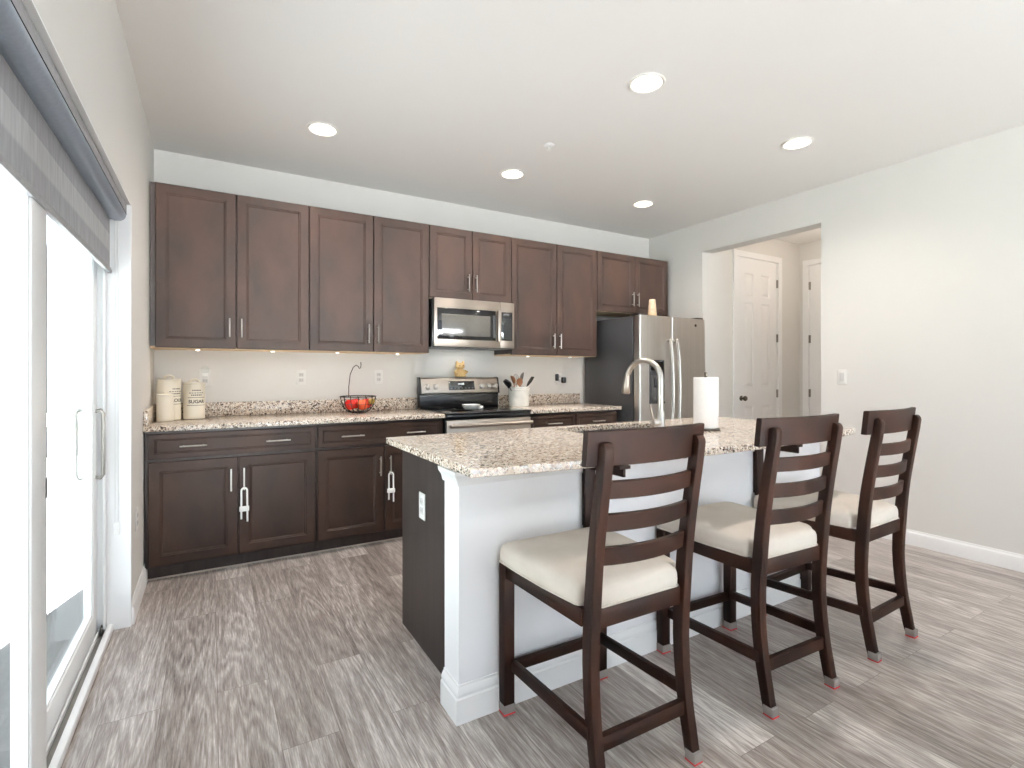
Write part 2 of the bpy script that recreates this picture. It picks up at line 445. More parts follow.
LIGHTS = [(0.942, -0.88), (2.333, -0.86), (3.705, -0.86), (2.32, -2.28), (3.70, -2.275)]
o = MB().slab([(-0.2, REAR - 0.2), (HX + 0.3, REAR - 0.2), (HX + 0.3, 0.15), (-0.2, 0.15)], [circle(x, y, 0.080) for x, y in LIGHTS], H, H + 0.03).build('ceiling', M['ceil'], smooth=0)
struct(o, 'flat white ceiling')
struct(MB().box(-0.2, W + 0.15, 0.0, 0.12, 0, H).build('wall_back', M['wall'], smooth=0))
struct(MB().box(-0.16, 0, DY1, 0.0, 0, H).box(-0.16, 0, DY0, DY1, DZ, H).box(-0.16, 0, REAR, DY0, 0, H).build('wall_left', M['wall'], smooth=0))
struct(MB().box(W, W + 0.15, OY1, 0.0, 0, H).box(W, W + 0.15, OY0, OY1, OZ, H).box(W, W + 0.15, REAR, OY0, 0, H).build('wall_right', M['wall'], smooth=0))
struct(MB().box(-0.16, 0.25, REAR - 0.12, REAR, 0, H).box(4.40, W + 0.15, REAR - 0.12, REAR, 0, H).box(0.25, 4.40, REAR - 0.12, REAR, 2.6, H).build('wall_rear', M['wall'], smooth=0))
# the hall beyond the opening: wall with a door hole, end wall with a door hole, near side wall
d2x0, d2x1, d2z = 5.205, 5.918, 2.470
struct(MB().box(W + 0.15, d2x0 - 0.012, OY1, OY1 + 0.12, 0, H).box(d2x1 + 0.012, HX + 0.12, OY1, OY1 + 0.12, 0, H).box(d2x0 - 0.012, d2x1 + 0.012, OY1, OY1 + 0.12, d2z + 0.012, H).build('wall_hall_left', M['wall'], smooth=0))
d3y0, d3y1, d3z = -1.60, -0.855, 2.470
struct(MB().box(HX, HX + 0.12, d3y1 + 0.012, OY1, 0, H).box(HX, HX + 0.12, -2.15, d3y0 - 0.012, 0, H).box(HX, HX + 0.12, d3y0 - 0.012, d3y1 + 0.012, d3z + 0.012, H).build('wall_hall_end', M['wall'], smooth=0))
struct(MB().box(W + 0.15, HX + 0.12, -2.27, -2.15, 0, H).build('wall_hall_right', M['wall'], smooth=0))

BB = [(0, 0), (0.016, 0), (0.016, 0.068), (0.013, 0.078), (0.012, 0.084), (0.006, 0.094), (0.004, 0.105), (0, 0.105)]
def baseboard(name, mb): return struct(mb.build(name, M['white'], smooth=20))
baseboard('baseboard_right', MB().prism([(W - p[0], p[1]) for p in BB], 'y', REAR, OY0))
baseboard('baseboard_left', MB().prism([(p[0], p[1]) for p in BB], 'y', -1.165, -0.56))
baseboard('baseboard_left', MB().prism([(p[0], p[1]) for p in BB], 'y', REAR, DY0 - 0.02))
baseboard('baseboard_hall', MB().prism([(OY1 - p[0], p[1]) for p in BB], 'x', W + 0.0, d2x0 - 0.07))
baseboard('baseboard_hall', MB().prism([(OY1 - p[0], p[1]) for p in BB], 'x', d2x1 + 0.075, HX))

# thin white corner trim round the sliding-door recess, and its white lining
tr = MB().box(-0.088, 0.004, DY1 - 0.006, DY1, 0, DZ)
tr.box(-0.088, 0.004, DY0, DY0 + 0.006, 0, DZ).box(-0.088, 0.004, DY0, DY1, DZ - 0.006, DZ)
tr.box(-0.001, 0.006, DY1 - 0.002, DY1 + 0.022, 0, DZ, 0.002).box(-0.001, 0.006, DY0 - 0.022, DY0 + 0.002, 0, DZ, 0.002)
struct(tr.build('trim_1', M['white'], smooth=20), 'white lining and corner bead of the patio door recess')

# ------------------------------------------------------------------ sliding patio door
d1 = thing('door_1', None, None); struct(d1, 'white sliding glass patio door')
y0, y1 = DY0 + 0.006, DY1 - 0.006
fr = MB().box(-0.165, -0.088, y1 - 0.032, y1, 0, DZ - 0.006, 0.003).box(-0.165, -0.088, y0, y0 + 0.032, 0, DZ - 0.006, 0.003).box(-0.165, -0.088, y0, y1, DZ - 0.05, DZ - 0.006, 0.003)
fr.box(-0.096, -0.088, y1 - 0.052, y1 - 0.030, 0.03, DZ - 0.05, 0.002)
fr.build('frame', M['vinyl'], d1)
sl = MB().box(-0.165, -0.066, y0, y1, 0.0, 0.012).box(-0.086, -0.060, y0, y1, 0.0, 0.036, 0.008).box(-0.114, -0.108, y0, y1, 0.01, 0.03).box(-0.165, -0.15, y0, y1, 0.01, 0.03)
sl.build('sill_track', M['vinyl'], d1)
MB().box(-0.107, -0.087, y0 + 0.03, y1 - 0.03, 0.0125, 0.015).build('track_groove', M['hinge'], d1)
tk = MB().box(-0.103, -0.094, y1 - 0.075, y1 - 0.034, 0.015, 0.05, 0.002).build('corner_stop', M['slot'], d1)
def sash(name, xc, ya, yb, wl, wr, label):
    m = MB(); t = 0.018
    m.box(xc - t, xc + t, yb - wr, yb, 0.02, DZ - 0.055, 0.004).box(xc - t, xc + t, ya, ya + wl, 0.02, DZ - 0.055, 0.004)
    m.box(xc - t, xc + t, ya + wl, yb - wr, 0.02, 0.125, 0.004).box(xc - t, xc + t, ya + wl, yb - wr, DZ - 0.15, DZ - 0.055, 0.004)
    # glazing beads
    for (a, b) in ((ya + wl, ya + wl + 0.012), (yb - wr - 0.012, yb - wr)): m.box(xc - 0.012, xc + 0.012, a, b, 0.125, DZ - 0.15)
    m.box(xc - 0.012, xc + 0.012, ya + wl, yb - wr, 0.125, 0.137).box(xc - 0.012, xc + 0.012, ya + wl, yb - wr, DZ - 0.162, DZ - 0.15)
    p = m.build('sash', M['vinyl'], d1); p['label'] = label
    MB().box(xc - 0.004, xc + 0.004, ya + wl + 0.006, yb - wr - 0.006, 0.13, DZ - 0.155).build('glass_pane', M['glass'], p, smooth=0)
    return p
far_s = sash('sash', -0.136, -2.27, y1 - 0.034, 0.09, 0.085, 'far patio door sash with the pull handle')
near_s = sash('sash', -0.093, y0 + 0.034, -2.265, 0.09, 0.145, 'near patio door sash')
MB().box(-0.0755, -0.0745, -2.272, -2.268, 0.5, 1.6).box(-0.08, -0.0735, -2.282, -2.266, 0.86, 0.92).build('latch', M['slot'], near_s)
for sx, nm in ((1, 'pull_handle'), (-1, 'pull_handle')):
    xf = -0.136 + sx * 0.018
    path = [(xf, -1.275, 1.05), (xf + sx * 0.020, -1.275, 1.056), (xf + sx * 0.030, -1.275, 1.04), (xf + sx * 0.030, -1.275, 0.76), (xf + sx * 0.020, -1.275, 0.744), (xf, -1.275, 0.75)]
    h = MB().tube(path, 0.008, 8).build(nm, M['hinge'], far_s)
MB().box(-0.1185, -0.115, -1.283, -1.241, 0.72, 1.08, 0.001).build('handle_plate', M['vinyl'], far_s)

# zebra roller blind in the recess above the door
bl = thing('roller_blind', 'grey banded roller blind with slate cassette over the sliding glass door', 'blind', (-0.010, DY1 - 0.008, DZ - 0.006))
BL = -(DY1 - DY0) + 0.016
cas = [(-0.082, -0.001), (-0.004, -0.001), (-0.002, -0.004), (-0.002, -0.042)] 
MB().prism([(-0.076, -0.001), (-0.004, -0.001), (-0.002, -0.004), (-0.002, -0.046), (-0.076, -0.046)], 'y', BL, 0).build('cassette', M['cassette'], bl)
lowp = [(-0.076, -0.048), (-0.003, -0.048)] + [(-0.003 - 0.03 * (1 - math.cos(math.radians(a))), -0.048 - 0.034 * math.sin(math.radians(a))) for a in range(10, 91, 10)] + [(-0.05, -0.083), (-0.05, -0.078), (-0.076, -0.078)]
MB().prism(lowp, 'y', BL, 0).build('cassette_cover', M['cassette_al'], bl)
MB().box(-0.075, -0.0012, BL, 0, -0.0478, -0.0462).build('cassette_seam', M['gap'], bl)
endp = [(q[0] , q[1]) for q in lowp]
MB().tube([(q[0], 0.002, q[1]) for q in lowp[1:-2]], 0.0022, 6).build('cassette_end', M['plastic_white'], bl)
MB().box(-0.0655, -0.0645, BL + 0.02, -0.012, -0.315, -0.06).build('shade_fabric', M['blind'], bl, smooth=0)
MB().prism([(-0.072, -0.338), (-0.058, -0.338), (-0.056, -0.326), (-0.06, -0.312), (-0.07, -0.312), (-0.074, -0.326)], 'y', BL + 0.02, -0.012).build('bottom_rail', M['cassette'], bl)
lp = [(-0.046, -0.004, -0.08), (-0.046, -0.004, -1.55), (-0.040, -0.004, -1.57), (-0.034, -0.004, -1.55), (-0.034, -0.004, -0.08)]
MB().tube(lp, 0.0016, 6).build('pull_cord', M['cord'], bl)
MB().box(-0.052, -0.028, -0.006, 0.0005, -1.58, -1.52, 0.002).build('cord_tensioner', M['plastic_white'], bl)

# ------------------------------------------------------------------ outside the patio door
o = MB().box(-4.2, -0.17, REAR - 0.15, 6.0, -0.18, -0.06).build('deck', M['deck'], smooth=0); struct(o, 'grey deck outside the patio door')
o = MB().box(-30, -4.2, -25, 25, -0.6, -0.5).build('lawn', M['grass'], smooth=0); struct(o, 'lawn beyond the deck')
o = MB().box(-4.2, 10, -24.0, REAR - 0.15, -0.18, -0.06).build('patio', mat('pale_bounce_ground', lin((232, 231, 228)), 0.8, var=0.05), smooth=0); struct(o, 'unseen pale ground added to bounce daylight onto the ceiling')  # added behind the room, pale so that daylight bounces up to the ceiling
fe = thing('deck_railing', 'white railing along the far edge of the deck outside', 'railing', (-4.1, -2, -0.06))
for k in range(6): MB().box(-0.05, 0.05, -5 + k * 1.8 - 0.05, -5 + k * 1.8 + 0.05, 0, 1.1, 0.006).build('post', M['vinyl'], fe)
MB().box(-0.04, 0.04, -5, 4, 0.98, 1.04, 0.004).build('top_rail', M['vinyl'], fe)
MB().box(-0.03, 0.03, -5, 4, 0.08, 0.13, 0.004).build('lower_rail', M['vinyl'], fe)
b = MB()
for k in range(74): b.box(-0.015, 0.015, -4.9 + k * 0.12, -4.87 + k * 0.12, 0.1, 1.0)
bo = b.build('balusters', M['vinyl'], fe, smooth=0); bo['kind'] = 'stuff'

# ------------------------------------------------------------------ hall doors
def six_panel(name, w, h, mirror_knob, par, front_y=0.0):
    # slab facing -y, local x 0..w; panels recessed with raised fields
    m = MB(); t = 0.035
    c = w / 2; px = [(0.13, c - 0.066), (c + 0.066, w - 0.13)]
    pz = [(0.24, 0.855), (1.065, 1.99), (2.06, 2.31)]
    xs = [0, px[0][0], px[0][1], px[1][0], px[1][1], w]; zs = [0, pz[0][0], pz[0][1], pz[1][0], pz[1][1], pz[2][0], pz[2][1], h]
    for i in range(5):
        for j in range(7):
            if i in (1, 3) and j in (1, 3, 5):
                m.nest(xs[i], xs[i + 1], zs[j], zs[j + 1], front_y, [(0, t), (0, 0), (0.014, 0.010), (0.022, 0.010), (0.046, 0.003)])
            else: m.box(xs[i], xs[i + 1], front_y, front_y + t, zs[j], zs[j + 1])
    return m.build('door_slab', M['white'], par, smooth=15)
def casing(par, x0, x1, h, depth=-0.018):
    cw = 0.066
    m = MB()
    m.box(x0 - 0.012, x0 - 0.003, 0.0, 0.12, 0, h + 0.012).box(x1 + 0.003, x1 + 0.012, 0.0, 0.12, 0, h + 0.012).box(x0 - 0.012, x1 + 0.012, 0.0, 0.12, h + 0.004, h + 0.012)
    for a, b in ((x0 - 0.008 - cw, x0 - 0.008), (x1 + 0.008, x1 + 0.008 + cw)):
        m.box(a, b, depth, 0.0, 0, h + 0.008, 0.004)
    m.box(x0 - 0.008 - cw, x1 + 0.008 + cw, depth, 0.0, h + 0.008, h + 0.008 + cw, 0.004)
    return m.build('casing', M['white'], par, smooth=20)
def hinge(par, x, z, dx=0.01):
    MB().cyl((x, -0.006, z - 0.045), 0.007, 0.09, n=10).box(x - 0.014, x + 0.014, -0.003, 0.001, z - 0.045, z + 0.045).build('hinge', M['hinge'], par)
d2 = thing('door_2', None, None, (0, OY1, 0)); struct(d2, 'white six panel door in the hall with a dark knob')
e = bpy.data.objects.new('door_leaf', None)
casing(d2, d2x0, d2x1, d2z)
s = six_panel('slab', d2x1 - d2x0, d2z, True, d2, 0.0); s.location = (d2x0, 0.004, 0.006)
for z in (0.36, 0.99, 1.62, 2.24): hinge(d2, d2x1 + 0.002, z + 0.0)
kb = MB().lathe([(0.027, 0), (0.027, -0.006), (0.01, -0.012), (0.010, -0.032), (0.026, -0.040), (0.029, -0.052), (0.022, -0.064), (0.004, -0.068)], (5.277, 0.004, 0.951), 20, 'y').build('door_knob', M['bronze'], d2)
d3 = thing('door_3', None, None, (HX, d3y1, 0), math.radians(-90)); struct(d3, 'white door at the end of the hall')
casing(d3, 0, d3y1 - d3y0, d3z)
s = six_panel('slab', d3y1 - d3y0, d3z, True, d3, 0.0); s.location = (0, 0.004, 0.006)
for z in (0.36, 0.99, 1.62, 2.24): hinge(d3, -0.001, z)

# ------------------------------------------------------------------ cabinets
DOOR_R = [(0, 0.019), (0, 0.004), (0.004, 0.0), (0.056, 0.0), (0.060, 0.0035), (0.064, 0.0035), (0.072, 0.009)]
DRAW_R = [(0, 0.019), (0, 0.004), (0.004, 0.0), (0.030, 0.0), (0.034, 0.003), (0.037, 0.003), (0.042, 0.006)]
def vhandle(par, x, z0, z1, yf):
    y = yf - 0.028
    MB().tube([(x, yf + 0.002, z0 + 0.02), (x, y, z0 + 0.02)], 0.004, 8).tube([(x, yf + 0.002, z1 - 0.02), (x, y, z1 - 0.02)], 0.004, 8).tube([(x, y, z0), (x, y, z1)], 0.0048, 10).build('handle', M['nickel'], par)
def hhandle(par, x0, x1, z, yf):
    y = yf - 0.028
    MB().tube([(x0 + 0.02, yf + 0.002, z), (x0 + 0.02, y, z)], 0.004, 8).tube([(x1 - 0.02, yf + 0.002, z), (x1 - 0.02, y, z)], 0.004, 8).tube([(x0, y, z), (x1, y, z)], 0.0048, 10).build('handle', M['nickel'], par)
def wall_cabinet(x0, x1, z0, z1, doors, hz, label, depth=0.305, pucks=()):
    t = thing('wall_cabinet', label, 'cabinet', ((x0 + x1) / 2, 0, z0), 0, 'dark brown wall cabinets')
    c = (x0 + x1) / 2; h = z1 - z0; a, b = x0 - c, x1 - c
    MB().box(a + 0.0005, b - 0.0005, -depth, -0.001, 0.012, h - 0.001).build('carcass', M['cab_dark'], t, smooth=0)
    MB().box(a + 0.0005, b - 0.0005, -depth, -0.001, 0.0, 0.012).build('bottom_panel', M['maple'], t, smooth=0)
    for px_ in pucks:
        pk = MB().lathe([(0.016, 0.0), (0.017, -0.001), (0.016, -0.004), (0.013, -0.005)], (px_ - c, -0.20, -0.0005), 20).build('puck_housing', M['plastic_white'], t)
        MB().lathe([(0.012, -0.0055), (0.010, -0.0070)], (px_ - c, -0.20, -0.0005), 20).build('puck_lens', M['lens'], pk)
        ld = bpy.data.lights.new('puck_bulb', 'SPOT'); ld.energy = 0.45; ld.color = (1.0, 0.95, 0.90); ld.spot_size = math.radians(165); ld.spot_blend = 0.6; ld.shadow_soft_size = 0.03
        lo = bpy.data.objects.new('puck_bulb', ld); COL.objects.link(lo); lo.parent = t; lo.location = (px_ - c, -0.20, -0.014)
    for dx0, dx1, hx in doors:
        d = MB().nest(dx0 - c, dx1 - c, 0.004, h - 0.004, -depth - 0.021, DOOR_R).build('door', M['cab'], t, smooth=15)
        vhandle(d, hx - c, hz[0] - z0, hz[1] - z0, -depth - 0.021)
    return t
UB, UT = 1.384, 2.436
ux = [0.03, 0.484, 0.948, 1.4115, 1.865, 2.252, 2.637, 3.130, 3.616, 4.120, 4.605]
g = 0.0025
def pair(i): return [(ux[i] + g, ux[i + 1] - g, ux[i + 1] - 0.040), (ux[i + 1] + g, ux[i + 2] - g, ux[i + 1] + 0.032)]
wall_cabinet(0.004, 0.947, UB, UT, pair(0), (1.465, 1.59), 'dark brown wall cabinet in the left corner, above the canisters', pucks=(0.26, 0.72))
wall_cabinet(0.949, 1.864, UB, UT, pair(2), (1.452, 1.595), 'dark brown wall cabinet above the fruit bowl, left of the microwave', pucks=(1.17, 1.64))
wall_cabinet(1.866, 2.636, 1.838, UT, pair(4), (1.91, 2.055), 'short dark brown wall cabinet directly above the microwave')
wall_cabinet(2.638, 3.615, UB, UT, pair(6), (1.452, 1.59), 'tall dark brown wall cabinet above the utensil crock, between microwave and refrigerator', pucks=(2.89, 3.38))
wall_cabinet(3.617, 4.606, 1.835, UT, pair(8), (1.91, 2.052), 'short dark brown wall cabinet above the refrigerator')

def base_cabinet(x0, x1, drawers, doors, label, side=None):
    t = thing('base_cabinet', label, 'cabinet', ((x0 + x1) / 2, 0, 0), 0, 'dark brown base cabinets')
    c = (x0 + x1) / 2; a, b = x0 - c, x1 - c; yf = -0.623
    MB().box(a + 0.0005, b - 0.0005, -0.602, -0.002, 0.082, 0.881).build('carcass', M['cab_dark'], t, smooth=0)
    MB().box(a + 0.0005, b - 0.0005, -0.558, -0.005, 0.0, 0.082).build('toe_kick', M['cab_dark'], t, smooth=0)
    MB().box(a, b, -0.563, -0.558, 0.0, 0.008).build('toe_trim', M['toe_caulk'], t, smooth=0)
    for dx0, dx1, hs in drawers:
        d = MB().nest(dx0 - c, dx1 - c, 0.718, 0.866, yf, DRAW_R).build('drawer', M['cab'], t, smooth=15)
        for q in hs: hhandle(d, q[0] - c, q[1] - c, 0.790, yf)
    for dx0, dx1, hx in doors:
        d = MB().nest(dx0 - c, dx1 - c, 0.092, 0.702, yf, DOOR_R).build('door', M['cab'], t, smooth=15)
        vhandle(d, hx - c, 0.495, 0.632, yf)
    return t
base_cabinet(0.006, 0.947, [(0.022, 0.942, [(0.177, 0.317), (0.641, 0.784)])], [(0.022, 0.481, 0.445), (0.487, 0.942, 0.516)], 'dark brown base cabinet under the canisters, against the left wall')
base_cabinet(0.949, 1.864, [(0.955, 1.858, [(1.106, 1.261), (1.567, 1.71)])], [(0.955, 1.406, 1.376), (1.415, 1.858, 1.449)], 'dark brown base cabinet under the fruit bowl, left of the range')
base_cabinet(2.638, 3.612, [(2.646, 3.122, [(2.81, 2.96)]), (3.130, 3.606, [(3.30, 3.44)])], [(2.646, 3.122, 3.09), (3.130, 3.606, 3.16)], 'dark brown base cabinet with two drawers, between range and refrigerator')

def child_lock(x, z_top, label):
    t = thing('cabinet_lock', label, 'child lock', (x, -0.651, z_top - 0.2), 0, 'white child locks')
    u = [(-0.016, 0, 0.0), (-0.016, 0, 0.175)] + [(0.016 * -math.cos(math.radians(a)), 0, 0.175 + 0.018 * math.sin(math.radians(a))) for a in range(20, 180, 20)] + [(0.016, 0, 0.175), (0.018, 0, -0.018)]
    MB().tube(u, 0.0055, 8).build('loop', M['plastic_white'], t)
    MB().box(-0.027, 0.027, -0.011, 0.011, 0.048, 0.078, 0.004).build('slide_bar', M['plastic_white'], t)
child_lock(0.516, 0.515, 'white U shaped child lock hanging on the door handle under the canisters')
child_lock(1.449, 0.520, 'white U shaped child lock on the door handle beside the island end')

# ------------------------------------------------------------------ countertops
def counter(x0, x1, label, left_splash):
    t = thing('countertop', label, 'countertop', ((x0 + x1) / 2, 0, 0.884), 0, 'granite worktops')
    c = (x0 + x1) / 2; a, b = x0 - c, x1 - c
    MB().box(a, b, -0.650, -0.002, 0, 0.030, 0.003).build('slab', M['granite'], t)
    MB().box(a, b, -0.022, -0.002, 0.0305, 0.130, 0.002).build('backsplash', M['granite'], t)
    if left_splash: MB().box(a, a + 0.02, -0.648, -0.023, 0.0305, 0.130, 0.002).build('side_splash', M['granite'], t)
counter(0.002, 1.868, 'speckled granite countertop left of the range, under the canisters and fruit bowl', True)
counter(2.634, 3.640, 'speckled granite countertop right of the range, under the utensil crock', False)

# ------------------------------------------------------------------ range
rg = thing('range', 'stainless steel electric range with black glass cooktop between the base cabinets', 'stove', (2.251, 0, 0))
MB().box(-0.377, 0.377, -0.630, -0.02, 0.02, 0.902, 0.004).build('body', M['black'], rg)
for sx in (-1, 1):
    for yy in (-0.58, -0.06): MB().cyl((sx * 0.34, yy, 0), 0.018, 0.03, n=12).build('foot', M['black_plastic'], rg)
MB().box(-0.381, 0.381, -0.668, -0.10, 0.903, 0.921, 0.005).build('cooktop', M['black_glass'], rg)
for bx, by, r in ((-0.19, -0.24, 0.075), (0.19, -0.24, 0.095), (-0.19, -0.50, 0.105), (0.19, -0.50, 0.075)):
    MB().lathe([(r, 0), (r, 0.0006), (r - 0.003, 0.0006), (r - 0.003, 0)], (bx, by, 0.921), 36).build('burner_ring', M['slot'], rg)
MB().box(-0.379, 0.379, -0.655, -0.63, 0.868, 0.902, 0.003).build('front_trim', M['black'], rg)
dr = MB().box(-0.377, 0.377, -0.662, -0.632, 0.215, 0.862, 0.006).build('oven_door', M['steel'], rg)
MB().box(-0.25, 0.25, -0.666, -0.660, 0.33, 0.66, 0.002).build('oven_window', M['black_glass'], dr)
MB().tube([(-0.335, -0.66, 0.822), (-0.335, -0.705, 0.822)], 0.009, 8).tube([(0.335, -0.66, 0.822), (0.335, -0.705, 0.822)], 0.009, 8).tube([(-0.362, -0.708, 0.822), (0.362, -0.708, 0.822)], 0.014, 12).build('oven_handle', M['steel'], dr)
MB().box(-0.377, 0.377, -0.658, -0.632, 0.05, 0.208, 0.005).build('storage_drawer', M['steel'], rg)
MB().box(-0.381, 0.381, -0.098, -0.024, 0.902, 1.042, 0.004).build('backguard_base', M['black'], rg)
MB().prism([(-0.024, 1.043), (-0.098, 1.043), (-0.112, 1.050), (-0.086, 1.172), (-0.074, 1.184), (-0.024, 1.184)], 'x', -0.372, 0.372, 0.002).build('control_panel', M['steel'], rg)
for ea in (-0.384, 0.3725):
    MB().prism([(-0.022, 1.0425), (-0.114, 1.0425), (-0.116, 1.050), (-0.090, 1.176), (-0.076, 1.188), (-0.022, 1.188)], 'x', ea, ea + 0.0115, 0.002).build('end_cap', M['black'], rg)
ang = math.atan2(0.026, 0.122)
for kx in (-0.315, -0.243, 0.205, 0.276, 0.343):
    k = MB().lathe([(0.026, 0), (0.026, -0.004), (0.019, -0.008), (0.019, -0.022), (0.013, -0.025)], (0, 0, 0), 20, 'y').use(None) if False else MB().lathe([(0.026, 0), (0.026, -0.004), (0.020, -0.008), (0.019, -0.024), (0.013, -0.027)], (0, 0, 0), 20, 'y').box(-0.004, 0.004, -0.032, -0.02, -0.018, 0.018, 0.001)
    ko = k.build('knob', M['nickel'], rg); ko.location = (kx, -0.1005, 1.104); ko.rotation_euler = (-ang, 0, 0)
dp = MB().box(-0.118, 0.132, -0.004, 0.004, -0.038, 0.040, 0.001).build('display_panel', M['black_glass'], rg); dp.location = (0, -0.0985, 1.112); dp.rotation_euler = (-ang, 0, 0)
q = MB()
for k in range(5): q.box(-0.028 + k * 0.012, -0.020 + k * 0.012, -0.0052, -0.0042, 0.008, 0.020)
q.build('clock_digits', M['display'], dp, smooth=0)
q = MB()
for r in range(2):
    for k in range(7):
        if r == 1: continue
        q.box(-0.102 + k * 0.034, -0.086 + k * 0.034, -0.0052, -0.0042, -0.026 + r * 0.036, -0.020 + r * 0.036)
q.build('touch_keys', M['label_grey'], dp, smooth=0)

# ------------------------------------------------------------------ microwave
mw = thing('microwave', 'stainless steel over the range microwave with dark door window', 'microwave', (2.2495, 0, 1.437))
MB().box(-0.378, 0.378, -0.375, -0.002, 0.0, 0.392, 0.003).build('body', M['black'], mw)
mwb = MB().box(-0.372, 0.372, -0.372, -0.01, -0.004, -0.0005).build('underside', M['label_grey'], mw, smooth=0)
MB().box(-0.15, 0.13, -0.374, -0.30, -0.008, -0.0045).build('vent_grille', M['slot'], mwb, smooth=0)
ld = bpy.data.lights.new('cooktop_lamp', 'AREA'); ld.shape = 'RECTANGLE'; ld.size = 0.30; ld.size_y = 0.06; ld.energy = 0.35; ld.color = (1.0, 0.97, 0.93)
lo = bpy.data.objects.new('cooktop_lamp', ld); COL.objects.link(lo); lo.parent = mw; lo.location = (0, -0.16, -0.012)
dm = MB().box(-0.373, 0.230, -0.402, -0.376, 0.002, 0.396, 0.004).build('door', M['steel'], mw)
MB().box(-0.347, 0.188, -0.4035, -0.401, 0.062, 0.316, 0.0008).build('window_frame', M['black_glass'], dm)
MB().box(-0.307, 0.135, -0.4045, -0.4030, 0.092, 0.268, 0.0005).build('window_mesh', M['win_glass_dark'], dm)
MB().box(0.162, 0.190, -0.4045, -0.403, 0.085, 0.275).build('handle_recess', M['black_plastic'], dm)
MB().box(0.194, 0.226, -0.440, -0.401, 0.052, 0.318, 0.006).build('handle', M['steel'], dm)
cp = MB().box(0.233, 0.373, -0.402, -0.376, 0.002, 0.396, 0.004).build('control_panel', M['steel'], mw)
kp = MB().box(0.238, 0.352, -0.4040, -0.4015, 0.066, 0.312, 0.0008).build('keypad', M['black_glass'], cp)
q = MB(); q.box(0.262, 0.318, -0.4048, -0.4041, 0.278, 0.300)
q.build('display', M['slot'], kp, smooth=0)
q = MB()
for r in range(8):
    for k in range(4 if r not in (6,) else 3): q.box(0.254 + k * 0.025, 0.262 + k * 0.025, -0.0008 - 0.404, -0.4041, 0.084 + r * 0.024, 0.088 + r * 0.024)
q.build('key_print', M['label_grey'], kp, smooth=0)

# ------------------------------------------------------------------ refrigerator
FX0, FX1, FS = 3.695, 4.592, 4.112
fg = thing('refrigerator', 'stainless side by side refrigerator with black sides, beside the hall opening', 'refrigerator', ((FX0 + FX1) / 2, 0, 0)); fc = (FX0 + FX1) / 2
MB().box(FX0 - fc, FX1 - fc, -0.735, -0.035, 0.03, 1.752, 0.006).build('body', M['black_tex'], fg)
MB().box(FX0 - fc + 0.02, FX1 - fc - 0.02, -0.74, -0.69, 0.0, 0.085, 0.004).build('toe_grille', M['black_plastic'], fg)
for sx in (FX0 - fc + 0.06, FX1 - fc - 0.06):
    MB().cyl((sx, -0.12, 0), 0.022, 0.032, n=12).build('foot', M['black_plastic'], fg)
    MB().box(sx - 0.05, sx + 0.05, -0.80, -0.70, 1.7525, 1.772, 0.004).build('hinge_cover', M['black_plastic'], fg)
def fdoor(x0, x1, hx):
    m = MB(); m.rrect_loft([(x0, x1, -0.826, -0.742, 0.014, 0.09), (x0, x1, -0.826, -0.742, 0.014, 1.756)])
    d = m.build('door', M['steel_v'], fg, smooth=50)
    pts = []
    for k in range(17):
        u = k / 16; z = 0.62 + u * 0.92; pts.append((hx, -0.852 - 0.036 * math.sin(math.pi * u) ** 0.6, z))
    hm = MB(); hm.tube([(hx, -0.824, 0.635)] + pts + [(hx, -0.824, 1.525)], 0.0155, 12)
    hm.build('handle', M['nickel'], d)
    return d
dl = fdoor(FX0 - fc + 0.002, FS - fc - 0.003, FS - fc - 0.045)
dr2 = fdoor(FS - fc + 0.003, FX1 - fc - 0.002, FS - fc + 0.045)
ds = MB().box(3.815 - fc, 4.005 - fc, -0.8315, -0.8255, 0.94, 1.345, 0.003).build('dispenser', M['black_plastic'], dl)
MB().box(3.835 - fc, 3.985 - fc, -0.8335, -0.8312, 0.965, 1.205).build('dispenser_recess', M['slot'], ds, smooth=0)
MB().box(3.872 - fc, 3.948 - fc, -0.845, -0.8312, 1.09, 1.175, 0.004).build('dispenser_paddle', M['black_plastic'], ds)
MB().box(3.815 - fc, 4.005 - fc, -0.842, -0.8312, 0.94, 0.958, 0.003).build('drip_tray', M['black_plastic'], ds)
MB().box(3.83 - fc, 3.99 - fc, -0.8325, -0.8312, 1.25, 1.33).build('dispenser_controls', M['black_glass'], ds, smooth=0)
MB().cyl((4.440 - fc, -0.8265, 1.690), 0.014, -0.003, 'y', 20).build('emblem', M['bronze'], dr2)

cu = thing('cup', 'small tapered tan cup standing on top of the refrigerator', 'cup', (4.085, -0.60, 1.7525))
MB().lathe([(0.041, 0), (0.044, 0.006), (0.040, 0.09), (0.031, 0.190), (0.028, 0.196), (0.025, 0.192), (0.029, 0.12), (0.033, 0.02)], n=28).build('cup_body', M['cup'], cu)
MB().lathe([(0.0432, 0.03), (0.0436, 0.036), (0.0420, 0.066), (0.0412, 0.070)], n=28, cap=False).build('band', M['maple'], cu)

